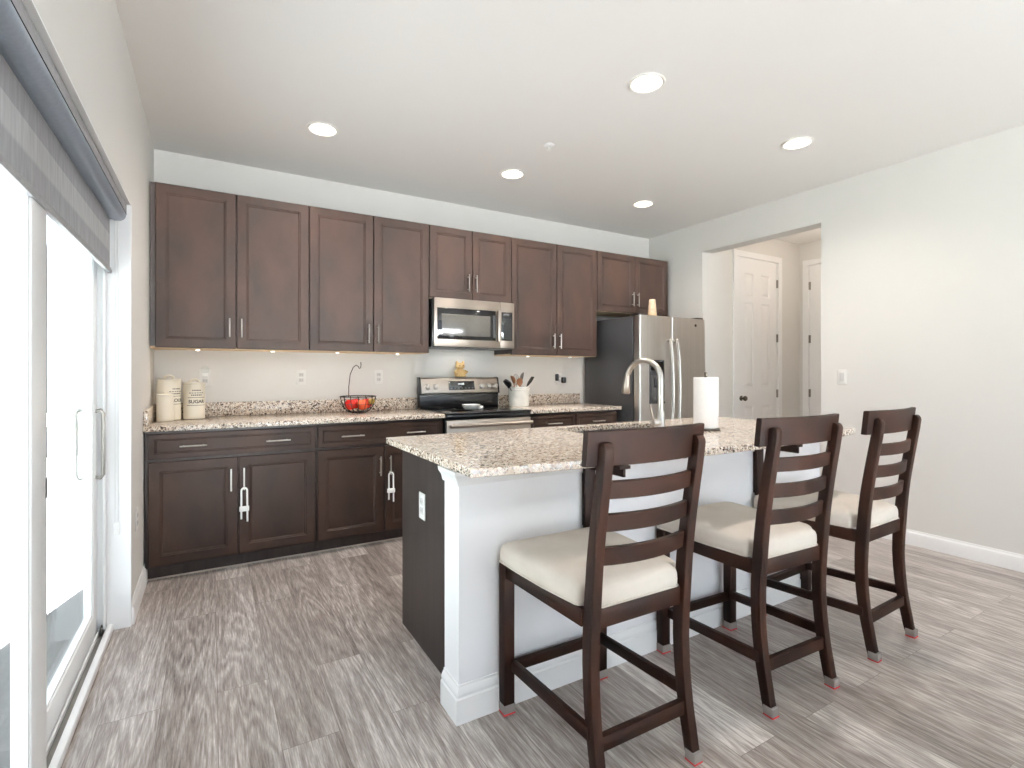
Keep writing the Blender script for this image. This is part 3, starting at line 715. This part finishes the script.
# ------------------------------------------------------------------ island
ix0 = 1.147
isl = thing('kitchen_island', 'kitchen island with white half wall, dark wood end panel and white baseboard', 'island', (2.27, -2.2, 0)); ic = Vector((2.27, -2.2))
def L(x): return x - ic.x
def K(y): return y - ic.y
PX0, PX1, PY0, PY1 = 1.090, 3.36, -2.605, -2.477
MB().box(L(ix0) + 0.02, L(3.34), K(PY1) + 0.001, K(-1.835), 0.0, 0.09).box(L(ix0) + 0.02, L(1.94), K(PY1) + 0.001, K(-1.835), 0.09, 0.882).box(L(2.70), L(3.34), K(PY1) + 0.001, K(-1.835), 0.09, 0.882).box(L(1.94), L(2.70), K(PY1) + 0.001, K(-1.835), 0.09, 0.62).build('carcass', M['cab_dark'], isl, smooth=0)
MB().box(L(ix0), L(ix0) + 0.0195, K(PY1) + 0.001, K(-1.815), 0.0, 0.882).build('end_panel', M['cab_dark'], isl, smooth=0)
for k in range(4):
    a = 1.155 + k * 0.546
    dd = MB().nest(0, 0.54, 0.10, 0.86, 0, DOOR_R).build('door', M['cab'], isl, smooth=15); dd.location = (L(a + 0.54), K(-1.815), 0); dd.rotation_euler = (0, 0, math.pi)
    vhandle(dd, 0.04, 0.70, 0.83, 0)
MB().box(L(PX0), L(PX1), K(PY0), K(PY1), 0, 0.882).build('half_wall', M['pony'], isl, smooth=0)
# moulded cap under the counter and baseboard, mitred round the left end and the front
def wrap(prof, name):
    rs = []
    for (x, y, sx, sy) in ((PX0, PY1, -1, 0), (PX0, PY0, -1, -1), (PX1, PY0, 1, -1), (PX1, PY1, 1, 0)):
        rs.append([(L(x + sx * p[0]), K(y + sy * p[0]), p[1]) for p in prof])
    return MB().rings(rs).build(name, M['white'], isl, smooth=20)
wrap([(0, 0.828), (0.008, 0.828), (0.010, 0.834), (0.014, 0.850), (0.026, 0.868), (0.028, 0.882), (0, 0.882)], 'cap_moulding')
wrap([(0, 0), (0.017, 0), (0.017, 0.086), (0.012, 0.090), (0.012, 0.097), (0.014, 0.100), (0.012, 0.110), (0.005, 0.122), (0.004, 0.130), (0, 0.130)], 'baseboard')
for bx in (1.655, 2.765):
    MB().box(L(bx) - 0.026, L(bx) + 0.026, K(PY0) - 0.230, K(PY0) - 0.029, 0.870, 0.8825, 0.001).box(L(bx) - 0.006, L(bx) + 0.006, K(PY0) - 0.225, K(PY0) - 0.029, 0.840, 0.871, 0.001).box(L(bx) - 0.026, L(bx) + 0.026, K(PY0) - 0.0285, K(PY0) - 0.012, 0.60, 0.8825, 0.001).box(L(bx) - 0.020, L(bx) + 0.020, K(PY0) - 0.012, K(PY0) + 0.0005, 0.61, 0.82).build('support_bracket', M['stool'], isl)

XA, XB, YB = 1.066, 3.450, -1.812
def bow(x): return -2.752 - 0.092 * (1 - ((x - 2.27) / 1.21) ** 2)
out = [(XA, YB), (XA, bow(XA) + 0.01)]
for k in range(1, 40):
    x = XA + (XB - XA) * k / 40; out.append((x, bow(x)))
out[1] = (XA, -2.745); out.insert(2, (XA + 0.004, -2.753))
out += [(XB - 0.004, -2.753), (XB, -2.745), (XB, YB)]
SX0, SX1, SY0, SY1 = 1.985, 2.655, -2.275, -1.885
def rr(x0, x1, y0, y1, r, n=5):
    p = []
    for cx, cy, a0 in ((x1 - r, y1 - r, 0), (x0 + r, y1 - r, 90), (x0 + r, y0 + r, 180), (x1 - r, y0 + r, 270)):
        for k in range(n + 1):
            a = math.radians(a0 + 90 * k / n); p.append((cx + r * math.cos(a), cy + r * math.sin(a)))
    return p
ct = MB().slab([(L(a), K(b)) for a, b in out], [[(L(a), K(b)) for a, b in rr(SX0, SX1, SY0, SY1, 0.06)]], 0.884, 0.914).build('island_countertop', M['granite'], smooth=20)
ct.location = (ic.x, ic.y, 0)
bv = ct.modifiers.new('edge', 'BEVEL'); bv.width = 0.003; bv.segments = 2; bv.limit_method = 'ANGLE'; bv.angle_limit = math.radians(60)
tag(ct, 'speckled granite island countertop with bowed front edge and sink cutout', 'countertop', 'granite worktops')
# undermount sink
sk = thing('sink', 'stainless undermount sink basin set in the island countertop', 'sink', (2.32, -2.08, 0.884))
sx, sy = (SX1 - SX0) / 2, (SY1 - SY0) / 2
def basin():
    m = MB(); lv = [(0.012, 0.07, -0.2205), (0.012, 0.07, -0.001), (0.001, 0.06, -0.001), (0.001, 0.06, -0.17), (-0.03, 0.05, -0.20)]
    rs = []
    for e, r, z in lv: rs.append([(p[0], p[1], z) for p in rr(-sx - e, sx + e, -sy - e, sy + e, r)])
    return m.rings(rs).build('basin', M['steel'], sk)
basin()
MB().lathe([(0.045, 0), (0.045, 0.003), (0.03, 0.001), (0.03, 0)], (0, 0, -0.2), 24).build('drain', M['nickel'], sk)
# faucet
fa = thing('faucet', 'brushed nickel gooseneck pull down faucet behind the island sink', 'faucet', (2.348, -2.352, 0.9143), math.radians(2))
MB().lathe([(0.028, 0), (0.028, 0.008), (0.022, 0.014), (0.022, 0.10), (0.016, 0.115)], n=24).build('base', M['nickel'], fa)
gp = [(0, 0, 0.10), (0, 0, 0.20), (0, 0, 0.28)] + [(0, 0.118 - 0.118 * math.cos(math.radians(a)), 0.28 + 0.098 * math.sin(math.radians(a))) for a in range(15, 151, 15)]
gp += [(0, 0.236, 0.300)]
MB().tube(gp, 0.015, 14).build('spout', M['nickel'], fa)
MB().tube([(0, 0.233, 0.307), (0, 0.238, 0.290), (0, 0.244, 0.25), (0, 0.250, 0.202), (0, 0.251, 0.195)], [0.0145, 0.016, 0.020, 0.025, 0.021], 16).build('spray_head', M['steel'], fa)
hd = MB().lathe([(0.018, 0), (0.018, -0.046), (0.012, -0.056)], (0, 0, 0.055), 18, 'x').build('handle_hub', M['nickel'], fa)
MB().tube([(-0.046, 0, 0.06), (-0.060, -0.002, 0.09), (-0.084, -0.004, 0.148)], [0.007, 0.006, 0.005], 10).build('lever', M['nickel'], fa)
# paper towel
pt = thing('paper_towel_roll', 'white paper towel roll on a stand on the island countertop', 'paper towels', (2.672, -2.372, 0.9143))
MB().lathe([(0.072, 0), (0.074, 0.003), (0.072, 0.010), (0.0, 0.011)][:3], n=32).cyl((0, 0, 0.01), 0.008, 0.305, n=12, bev=0.003).build('stand', M['bronze'], pt)
MB().lathe([(0.020, 0.012), (0.062, 0.012), (0.0645, 0.015), (0.0645, 0.284), (0.062, 0.287), (0.020, 0.287), (0.020, 0.27), (0.020, 0.03)], n=40, cap=False).build('roll', M['paper'], pt)

# ------------------------------------------------------------------ counter stools
def yr(z):
    K_ = [(0, -0.262), (0.16, -0.226), (0.37, -0.208), (0.52, -0.218), (0.70, -0.230), (0.97, -0.271), (1.04, -0.284)]
    for (a, ya), (b, yb) in zip(K_, K_[1:]):
        if z <= b: 
            u = (z - a) / (b - a); return ya + (yb - ya) * u
    return K_[-1][1]
def yrs(z): return (yr(z - 0.08 if z > 0.08 else 0) + 2 * yr(z) + yr(z + 0.08)) / 4 if z > 0.02 else yr(z)
def slat(par, w, z0, z1, yc, bowd, th):
    m = MB(); rs = []; n = 14
    for k in range(n + 1):
        x = -w + 2 * w * k / n; y = yc - bowd * (1 - (x / w) ** 2)
        e = 0.003; zc = 0.006 * (1 - (x / w) ** 2)
        tl = (z1 - z0) * 0.10          # lean with the posts
        rs.append([(x, y - th / 2 + tl / 2, z0 + e), (x, y - th / 2 + tl / 2 + e, z0), (x, y + th / 2 + tl / 2 - e, z0), (x, y + th / 2 + tl / 2, z0 + e), (x, y + th / 2 - tl / 2, z1 - e), (x, y + th / 2 - tl / 2 - e, z1), (x, y - th / 2 - tl / 2 + e, z1), (x, y - th / 2 - tl / 2, z1 - e)])
    return m.rings(rs).build('slat', M['stool'], par, smooth=30)
def foot(leg, x0, x1, ya, yb):
    MB().box(x0 - 0.0018, x1 + 0.0018, ya - 0.0018, yb + 0.0018, 0.005, 0.036, 0.002).build('foot_cap', M['clear'], leg)['label'] = 'clear silicone foot cap'
    MB().box(x0 - 0.002, x1 + 0.002, ya - 0.002, yb + 0.002, 0.0, 0.0048, 0.001).build('felt_pad', M['felt'], leg)['label'] = 'red felt pad'
def stool():
    t = thing('counter_stool', 'x', 'stool', (0, 0, 0), 0, 'counter stools along the island')
    # rear posts run from foot to top rail, sabre curved
    zs = [0.005 + 1.005 * k / 24 for k in range(25)]
    for s in (-1, 1):
        th = lambda z: 0.036 + 0.008 * max(0, 1 - abs(z - 0.5) / 0.5)
        back = [(yrs(z), z) for z in zs]; front = [(yrs(z) + th(z), z) for z in zs]
        top = yrs(1.01)
        cap = [(top + 0.002, 1.020), (top + 0.008, 1.029), (top + 0.018, 1.033), (top + 0.027, 1.030), (top + 0.034, 1.020)]
        x0, x1 = (-0.201, -0.168) if s < 0 else (0.168, 0.201)
        lg = MB().prism(back + cap + front[::-1], 'x', x0, x1, 0.003).build('leg', M['stool'], t, smooth=40)
        foot(lg, x0, x1, yrs(0.0) + 0.002, yrs(0.0) + 0.038)
    for s in (-1, 1):
        x0, x1 = (-0.236, -0.193) if s < 0 else (0.193, 0.236)
        lg = MB().box(x0, x1, 0.235, 0.278, 0.005, 0.538, 0.004).build('leg', M['stool'], t)
        foot(lg, x0, x1, 0.235, 0.278)
    # seat frame
    m = MB()
    for s in (-1, 1):
        a = [(s * 0.205, -0.172), (s * 0.226, 0.236), (s * 0.204, 0.236), (s * 0.184, -0.172)]
        if s < 0: a = a[::-1]
        m.prism(a, 'z', 0.487, 0.540, 0.002)
    m.box(-0.193, 0.193, 0.246, 0.268, 0.487, 0.540, 0.002).box(-0.168, 0.168, -0.204, -0.180, 0.484, 0.542, 0.002)
    m.build('seat_frame', M['stool'], t)
    # stretchers
    for s in (-1, 1):
        MB().prism([(-0.205, 0.176), (0.236, 0.153), (0.236, 0.190), (-0.205, 0.214)], 'x', s * 0.198 - 0.010, s * 0.198 + 0.010, 0.002).build('stretcher', M['stool'], t)
    MB().box(-0.193, 0.193, 0.246, 0.268, 0.140, 0.176, 0.002).build('stretcher', M['stool'], t)
    MB().box(-0.168, 0.168, -0.220, -0.198, 0.138, 0.182, 0.002).build('stretcher', M['stool'], t)
    # back slats
    slat(t, 0.234, 0.962, 1.064, yrs(1.0) + 0.049, 0.030, 0.022)
    for z0, z1 in ((0.868, 0.920), (0.771, 0.823), (0.670, 0.724)):
        slat(t, 0.168, z0, z1, yrs((z0 + z1) / 2) + 0.024, 0.028, 0.018)
    # cushion
    lv = []
    for ins, z in ((0.006, 0.541), (0.001, 0.546), (0.0, 0.565), (0.001, 0.583), (0.005, 0.596), (0.014, 0.604), (0.032, 0.610), (0.07, 0.615), (0.12, 0.618), (0.17, 0.619)):
        lv.append((ins, z))
    side = [(math.cos(math.radians(a)) * 0.035 + 0.204, math.sin(math.radians(a)) * 0.035 + 0.256) for a in range(90, -1, -18)]
    side += [(0.237, 0.15), (0.228, 0.0), (0.208, -0.146), (0.202, -0.156), (0.192, -0.159), (0.166, -0.160), (0.165, -0.185), (0.160, -0.198), (0.150, -0.203)]
    outl = side + [(-x, y) for x, y in side[::-1]]
    def inset(ins): return [(x * (1 - ins / 0.24), (y - 0.045) * (1 - ins / 0.25) + 0.045) for x, y in outl]
    rs = [[(x, y, z) for x, y in inset(ins)] for ins, z in lv]
    sc = MB().rings(rs).build('seat_cushion', M['cushion'], t, smooth=60)
    sc['label'] = 'beige upholstered seat cushion'
    MB().tube([(x, y, 0.5455) for x, y in inset(-0.001)], 0.0028, 6, closed=True).build('piping', M['cushion'], sc)
    return t
st0 = stool()
spots = [(1.474, -2.900, -0.8, 'dark wood counter stool nearest the camera, at the left end of the island'),
         (2.262, -2.905, -2.5, 'dark wood counter stool with beige cushion standing between two other stools'),
         (2.958, -2.900, 2.0, 'dark wood counter stool with beige cushion farthest right, nearest the right wall')]
for i, (x, y, a, lb) in enumerate(spots):
    t = st0 if i == 0 else copy_tree(st0)
    t.location = (x, y, 0); t.rotation_euler = (0, 0, math.radians(a)); t['label'] = lb
st0['label'] = spots[0][3]

# ------------------------------------------------------------------ things on the counters
def wrapped_text(txt, r, z, size, ang, par, name):
    c = bpy.data.curves.new('t', 'FONT'); c.body = txt; c.size = size; c.align_x = 'CENTER'; c.extrude = 0.0004; c.offset = 0.0008
    ob = bpy.data.objects.new('t', c); COL.objects.link(ob)
    dg = bpy.context.evaluated_depsgraph_get()
    me = bpy.data.meshes.new_from_object(ob.evaluated_get(dg))
    bpy.data.objects.remove(ob)
    bm = bmesh.new(); bm.from_mesh(me)
    bmesh.ops.subdivide_edges(bm, edges=[e for e in bm.edges if e.calc_length() > size * 0.3], cuts=2)
    for v in bm.verts:
        th = v.co.x / r + ang; rr_ = r + 0.0003 + v.co.z
        v.co = Vector((rr_ * math.sin(th), -rr_ * math.cos(th), z + v.co.y))
    bm.to_mesh(me); bm.free()
    me.name = name; me.materials.append(M['print'])
    o = bpy.data.objects.new(name, me); COL.objects.link(o); o.parent = par
    return o
def ringmark(r, z, h, a0, a1, par, name='printed_line'):
    m = MB(); rs = []
    for k in range(13):
        th = a0 + (a1 - a0) * k / 12
        rs.append([((r + d) * math.sin(th), -(r + d) * math.cos(th), zz) for d, zz in ((0.0002, z), (0.0008, z), (0.0008, z + h), (0.0002, z + h))])
    return m.rings(rs)
def canister(x, y, r, h, word, ang, label):
    t = thing('canister', label, 'canister', (x, y, 0.9145), 0, 'cream canisters')
    body = MB().lathe([(r - 0.003, 0), (r, 0.003), (r, h - 0.004), (r - 0.002, h)], n=40).build('body', M['cream'], t)
    lid = MB().lathe([(r + 0.0015, h + 0.0005), (r + 0.0015, h + 0.012), (r - 0.003, h + 0.017), (r * 0.5, h + 0.019), (0.002, h + 0.020)], n=40).build('lid', M['cream'], t)
    if word:
        MB().tube([(0.028 * math.cos(math.radians(a)), 0, h + 0.017 + 0.022 * math.sin(math.radians(a))) for a in range(0, 181, 20)], 0.0065, 8).build('lid_handle', M['cream'], lid)
        zt = h * 0.47
        wrapped_text(word, r, zt, 0.031, ang, body, 'lettering')
        a = 0.060 / r
        m = MB()
        for zz, hh, k in ((zt - 0.016, 0.003, 1.0), (zt + 0.036, 0.003, 0.9), (zt + 0.050, 0.008, 0.55), (zt + 0.066, 0.005, 0.75), (zt + 0.082, 0.008, 0.45)):
            n = 1 if hh < 0.004 else 6
            for j in range(n):
                lo = -a * k + 2 * a * k * j / n; hi = -a * k + 2 * a * k * (j + (1 if n == 1 else 0.7)) / n
                tmp = ringmark(r, zz, hh, ang + lo, ang + hi, None); me = bpy.data.meshes.new('x'); tmp.bm.to_mesh(me); m.bm.from_mesh(me); bpy.data.meshes.remove(me)
        m.build('printed_lines', M['print'], body, smooth=0)
    else:
        MB().lathe([(0.012, h + 0.0195), (0.013, h + 0.026), (0.009, h + 0.030)], n=16).build('lid_knob', M['cream'], lid)
    return t
canister(0.096, -0.165, 0.068, 0.254, 'FLOUR', math.radians(43), 'largest cream canister lettered FLOUR, standing behind the smallest canister')
canister(0.238, -0.140, 0.065, 0.228, 'SUGAR', math.radians(15), 'cream canister lettered SUGAR, right of the other two')
canister(0.083, -0.295, 0.046, 0.160, None, 0, 'smallest cream canister, plain, in the left counter corner')

# wire fruit bowl with a hook
fb = thing('fruit_bowl', 'dark wire fruit bowl with tall hook on the left granite counter', 'bowl', (1.325, -0.205, 0.9145))
prof = [(0.060, 0.006), (0.085, 0.018), (0.112, 0.050), (0.128, 0.090), (0.134, 0.128)]
m = MB()
for k in range(14):
    a = 2 * math.pi * k / 14; m.tube([(r * math.cos(a), r * math.sin(a), z) for r, z in prof], 0.0028, 6)
m.build('ribs', M['wire'], fb)
m = MB()
for r, z, w in ((0.134, 0.128, 0.004), (0.121, 0.070, 0.002), (0.060, 0.006, 0.004)): m.tube([(r * math.cos(2 * math.pi * k / 36), r * math.sin(2 * math.pi * k / 36), z) for k in range(36)], w, 6, closed=True)
m.tube([(-0.06, 0, 0.006), (0.06, 0, 0.006)], 0.002, 6).tube([(0, -0.06, 0.006), (0, 0.06, 0.006)], 0.002, 6)
m.build('rim', M['wire'], fb)
MB().tube([(-0.045, 0.122, 0.12), (-0.045, 0.118, 0.20), (-0.038, 0.10, 0.30), (-0.020, 0.075, 0.355), (-0.004, 0.05, 0.372), (0.008, 0.03, 0.362), (0.014, 0.02, 0.345), (0.022, 0.012, 0.350), (0.024, 0.008, 0.375), (0.022, 0.008, 0.395)], 0.0032, 8).build('hook', M['wire'], fb)
def apple(x, y, z, r, mt, label, name='apple'):
    t = thing(name, label, name if name != 'pear' else 'fruit', (1.325 + x, -0.205 + y, 0.9145 + z), random.random() * 3, 'fruit in the wire bowl')
    MB().lathe([(r * 0.15, -r * 0.80), (r * 0.5, -r * 0.88), (r * 0.85, -r * 0.55), (r, 0), (r * 0.93, r * 0.42), (r * 0.62, r * 0.80), (r * 0.32, r * 0.86), (r * 0.08, r * 0.70)], n=22).build('flesh', mt, t, smooth=80)
    MB().tube([(0, 0, r * 0.66), (0.003, 0, r * 0.9), (0.008, 0, r * 1.12)], 0.002, 6).build('stem', M['stem'], t)
apple(-0.066, -0.030, 0.068, 0.044, M['apple'], 'red apple at the left side of the wire bowl')
apple(0.018, -0.064, 0.066, 0.043, M['apple2'], 'red and yellow apple at the front middle of the wire bowl')
apple(0.070, 0.006, 0.072, 0.042, M['apple'], 'red apple at the right side of the wire bowl')
apple(-0.008, 0.048, 0.070, 0.043, M['apple'], 'red apple at the back of the wire bowl')
apple(0.089, -0.056, 0.090, 0.026, M['pear'], 'small yellow fruit at the right rim of the wire bowl', 'fruit')

# utensil crock and its utensils
CX, CY = 2.800, -0.185
ck = thing('utensil_crock', 'white glazed crock of cooking utensils right of the range', 'crock', (CX, CY, 0.9145))
MB().lathe([(0.088, 0), (0.094, 0.006), (0.096, 0.06), (0.096, 0.168), (0.099, 0.178), (0.095, 0.184), (0.088, 0.178), (0.086, 0.03), (0.06, 0.02)], n=40).build('pot', M['crock'], ck)
MB().lathe([(0.0985, 0.150), (0.1005, 0.154), (0.1005, 0.162), (0.0985, 0.166)], n=40, cap=False).build('rim_band', M['crock'], ck)
def utensil(name, label, cat, p0, p1, build_head, mt, r=0.005):
    t = thing(name, label, cat, (CX + p0[0], CY + p0[1], 0.9145 + p0[2]), 0, 'utensils in the crock')
    d = Vector(p1) - Vector(p0); L_ = d.length
    t.rotation_mode = 'QUATERNION'; t.rotation_quaternion = d.to_track_quat('Z', 'Y')
    MB().tube([(0, 0, 0), (0, 0, L_ * 0.5), (0, 0, L_)], [r, r * 0.9, r * 0.8], 8).build('shaft', mt, t)
    h = build_head(MB(), L_).build('head', mt, t)
def oval(mb, L_, rx, rz, th=0.005):
    rs = []
    for k in range(9):
        a = math.pi * k / 8; w = max(rx * math.sin(a), 0.003); z = L_ - 0.01 + rz * (1 - math.cos(a))
        dip = 0.012 * math.sin(a)
        rs.append([(w * math.cos(2 * math.pi * j / 12), dip + th * math.sin(2 * math.pi * j / 12), z) for j in range(12)])
    return mb.rings(rs)
def flat(mb, L_, w, h):
    return mb.prism([(-w * 0.5, L_ - 0.01), (w * 0.5, L_ - 0.01), (w, L_ + h * 0.4), (w * 0.85, L_ + h), (-w * 0.85, L_ + h * 0.94), (-w, L_ + h * 0.4)], 'y', -0.002, 0.002, 0.0008)
B_ = M['black_plastic']
utensil('ladle', 'black ladle with round bowl leaning left in the crock', 'ladle', (0.02, 0, 0.024), (-0.125, -0.03, 0.185), lambda m, l: oval(m, l, 0.046, 0.044, 0.018), B_)
utensil('wooden_spoon', 'brown wooden spoon in the crock, next to the black ladle', 'spoon', (0.03, 0.02, 0.024), (-0.052, 0.012, 0.22), lambda m, l: oval(m, l, 0.034, 0.040), M['wood_spoon'])
utensil('wooden_spoon', 'reddish wooden spoon at the front middle of the crock', 'spoon', (0.0, -0.01, 0.024), (-0.03, -0.062, 0.20), lambda m, l: oval(m, l, 0.030, 0.038), M['wood_spoon'])
def whisk(m, L_):
    for k in range(5):
        a = math.pi * k / 5
        pts = [(0.028 * math.sin(math.pi * j / 12) * (1 if 1 else 1) * math.cos(a) * (1), 0.028 * math.sin(math.pi * j / 12) * math.sin(a), L_ - 0.01 + 0.05 * (1 - math.cos(math.pi * j / 12))) for j in range(13)]
        m.tube(pts, 0.0013, 5)
        m.tube([(-p[0], -p[1], p[2]) for p in pts], 0.0013, 5)
    return m
utensil('whisk', 'steel wire whisk standing at the back of the crock', 'whisk', (0.0, 0.03, 0.024), (0.0, 0.05, 0.21), whisk, M['hinge'])
utensil('serving_spoon', 'steel serving spoon standing tallest in the crock', 'spoon', (-0.02, 0.0, 0.024), (0.030, -0.005, 0.235), lambda m, l: oval(m, l, 0.038, 0.046), M['hinge'])
utensil('spatula', 'black spatula with pointed blade leaning right in the crock', 'spatula', (-0.03, 0, 0.024), (0.100, 0.0, 0.20), lambda m, l: flat(m, l, 0.032, 0.095), B_)
utensil('turner', 'black slotted turner in the crock, beside the pointed spatula', 'turner', (-0.02, 0.02, 0.024), (0.066, -0.035, 0.185), lambda m, l: flat(m, l, 0.036, 0.07), B_)

# spoon rest on the cooktop
sr = thing('spoon_rest', 'white ceramic spoon rest lying on the black cooktop', 'spoon rest', (2.20, -0.40, 0.9215), math.radians(-8))
rs = []
for sc_, z in ((0.62, 0.0), (0.80, 0.010), (1.0, 0.040), (0.94, 0.041), (0.74, 0.014), (0.4, 0.008)):
    rs.append([(0.072 * sc_ * math.cos(a) * (1 + 0.15 * (math.cos(a) > 0) * math.cos(a)), 0.062 * sc_ * math.sin(a), z) for a in [2 * math.pi * k / 28 for k in range(28)]])
MB().rings(rs).build('dish', M['plastic_white'], sr, smooth=60)
MB().box(0.060, 0.108, -0.024, 0.024, 0.002, 0.030, 0.010).build('handle_rest', M['plastic_white'], sr)

# figurine on the range back
cf = thing('figurine', 'small tan carved animal figurine sitting on top of the range back', 'figurine', (2.262, -0.055, 1.1885)); cf.scale = (1.35, 1.0, 1.0)
MB().lathe([(0.030, 0), (0.036, 0.006), (0.038, 0.03), (0.030, 0.062), (0.018, 0.074)], n=20).build('body', M['cat'], cf, smooth=60)
hd = MB().lathe([(0.010, 0.068), (0.028, 0.078), (0.034, 0.098), (0.028, 0.118), (0.010, 0.128)], n=20).build('head', M['cat'], cf, smooth=60)
for s in (-1, 1):
    MB().lathe([(0.012, 0.118), (0.010, 0.132), (0.003, 0.143)], (s * 0.022, 0, 0), 10).build('ear', M['cat'], hd, smooth=60)
    MB().lathe([(0.003, 0.0), (0.005, -0.002), (0.002, -0.004)], (s * 0.012, -0.031, 0.102), 8, 'y').build('eye', M['stem'], hd)
    MB().tube([(s * 0.030, -0.008, 0.058), (s * 0.044, -0.022, 0.045), (s * 0.030, -0.034, 0.034)], [0.009, 0.008, 0.009], 8).build('arm', M['cat'], cf)
    MB().lathe([(0.006, 0.0), (0.013, 0.004), (0.013, 0.012), (0.006, 0.018)], (s * 0.022, -0.032, 0), 12).build('paw', M['cat'], cf)

# ------------------------------------------------------------------ outlets, switch, plugs
def plate(label, cat, loc, rz, kind='outlet', name='wall_outlet', group=None):
    t = thing(name, label, cat, loc, rz, group)
    MB().box(-0.036, 0.036, -0.006, 0.0, -0.058, 0.058, 0.003).build('cover_plate', M['plate'], t)
    if kind == 'outlet':
        for s in (-1, 1):
            f = MB().box(-0.017, 0.017, -0.0075, -0.0058, s * 0.020 - 0.0145, s * 0.020 + 0.0145, 0.0007).build('socket', M['grey_slot'], t)
            MB().box(-0.008, -0.006, -0.0079, -0.0074, s * 0.02 - 0.005, s * 0.02 + 0.006).box(0.006, 0.008, -0.0079, -0.0074, s * 0.02 - 0.005, s * 0.02 + 0.006).build('slots', M['slot'], f, smooth=0)
    else:
        MB().box(-0.017, 0.017, -0.0085, -0.0058, -0.034, 0.034, 0.001).build('rocker', M['grey_slot'], t)
    return t
plate('white wall outlet above the counter, between canisters and fruit bowl', 'outlet', (0.938, -0.0005, 1.190), 0, group='wall outlets')
plate('white wall outlet above the counter, right of the fruit bowl hook', 'outlet', (1.542, -0.0005, 1.191), 0, group='wall outlets')
plate('white wall outlet behind the SUGAR canister with a clear plug in', 'outlet', (0.300, -0.0005, 1.190), 0, group='wall outlets')
plate('white wall outlet behind the two black plugs left of the refrigerator', 'outlet', (3.386, -0.0005, 1.168), 0, group='wall outlets')
plate('white outlet on the dark end panel of the island', 'outlet', (ix0 - 0.0005, -2.098, 0.637), math.radians(-90), group='wall outlets')
plate('white outlet low on the left wall beside the base cabinet', 'outlet', (0.0005, -0.949, 0.462), math.radians(90), group='wall outlets')
plate('white light switch on the right wall beside the hall opening', 'light switch', (W - 0.0005, -2.078, 1.193), math.radians(-90), 'switch', 'light_switch')
p = thing('plug_in', 'clear sparkling plug in air freshener above the SUGAR canister', 'air freshener', (0.300, -0.009, 1.212))
MB().box(-0.018, 0.018, -0.016, 0.0, -0.014, 0.014, 0.004).build('plug_body', M['plastic_white'], p)
MB().lathe([(0.012, 0.012), (0.026, 0.022), (0.028, 0.040), (0.020, 0.056), (0.006, 0.062)], (0, -0.016, 0), 8).build('crystal_shade', M['glass'], p, smooth=0)
p = thing('power_plug', 'slim black plug at the left of the outlet beside the refrigerator', 'plug', (3.345, -0.0082, 1.180), 0, 'black plugs')
MB().box(-0.013, 0.013, -0.040, 0.0, -0.036, 0.036, 0.010).build('plug_body', M['black_plastic'], p)
p = thing('power_plug', 'square black charger plug, right of the slim black plug', 'plug', (3.428, -0.0082, 1.152), 0, 'black plugs')
MB().box(-0.020, 0.020, -0.040, 0.0, -0.030, 0.030, 0.008).build('plug_body', M['black_plastic'], p)

# ------------------------------------------------------------------ ceiling fixtures
LL = ['recessed ceiling light at the left, above the canister end of the cabinets', 'recessed ceiling light in front of the microwave cabinet', 'recessed ceiling light in front of the refrigerator corner', 'recessed ceiling light above the middle of the island, largest in view', 'recessed ceiling light near the right wall above the hall side']
for (x, y), lb in zip(LIGHTS, LL):
    t = thing('ceiling_light', lb, 'ceiling light', (x, y, H), 0, 'recessed ceiling lights')
    n = 36
    rs = []
    for r, z in ((0.097, -0.0004), (0.097, -0.004), (0.091, -0.007), (0.079, -0.005), (0.076, 0.03), (0.070, 0.055)):
        rs.append([(r * math.cos(2 * math.pi * j / n), r * math.sin(2 * math.pi * j / n), z) for j in range(n)])
    MB().rings(rs, False, False).build('trim_ring', M['reflector'], t, smooth=30)
    MB().lathe([(0.071, 0.056), (0.070, 0.050), (0.055, 0.038), (0.030, 0.030), (0.003, 0.028)], n=32).build('lens', M['lens'], t)
    ld = bpy.data.lights.new('bulb', 'SPOT'); ld.energy = LAMP_W * 6; ld.color = LAMP_C; ld.spot_size = math.radians(150); ld.spot_blend = 1.0; ld.shadow_soft_size = 0.06
    lo = bpy.data.objects.new('bulb', ld); COL.objects.link(lo); lo.parent = t; lo.location = (0, 0, 0.018)
hl = bpy.data.lights.new('hall_bulb', 'POINT'); hl.energy = 6; hl.color = (1.0, 0.86, 0.74); hl.shadow_soft_size = 0.12
ho = bpy.data.objects.new('hall_bulb', hl); COL.objects.link(ho); ho.location = (5.65, -1.55, H - 0.22)
sp = thing('sprinkler_head', 'small white fire sprinkler head on the ceiling between the lights', 'sprinkler', (2.292, -1.415, H))
MB().lathe([(0.036, -0.0005), (0.035, -0.004), (0.022, -0.007), (0.012, -0.008)], n=24).build('escutcheon', M['white'], sp)
MB().cyl((0, 0, -0.03), 0.006, 0.024, n=10).lathe([(0.016, -0.036), (0.016, -0.034), (0.006, -0.030)], n=16).build('deflector', M['reflector'], sp)
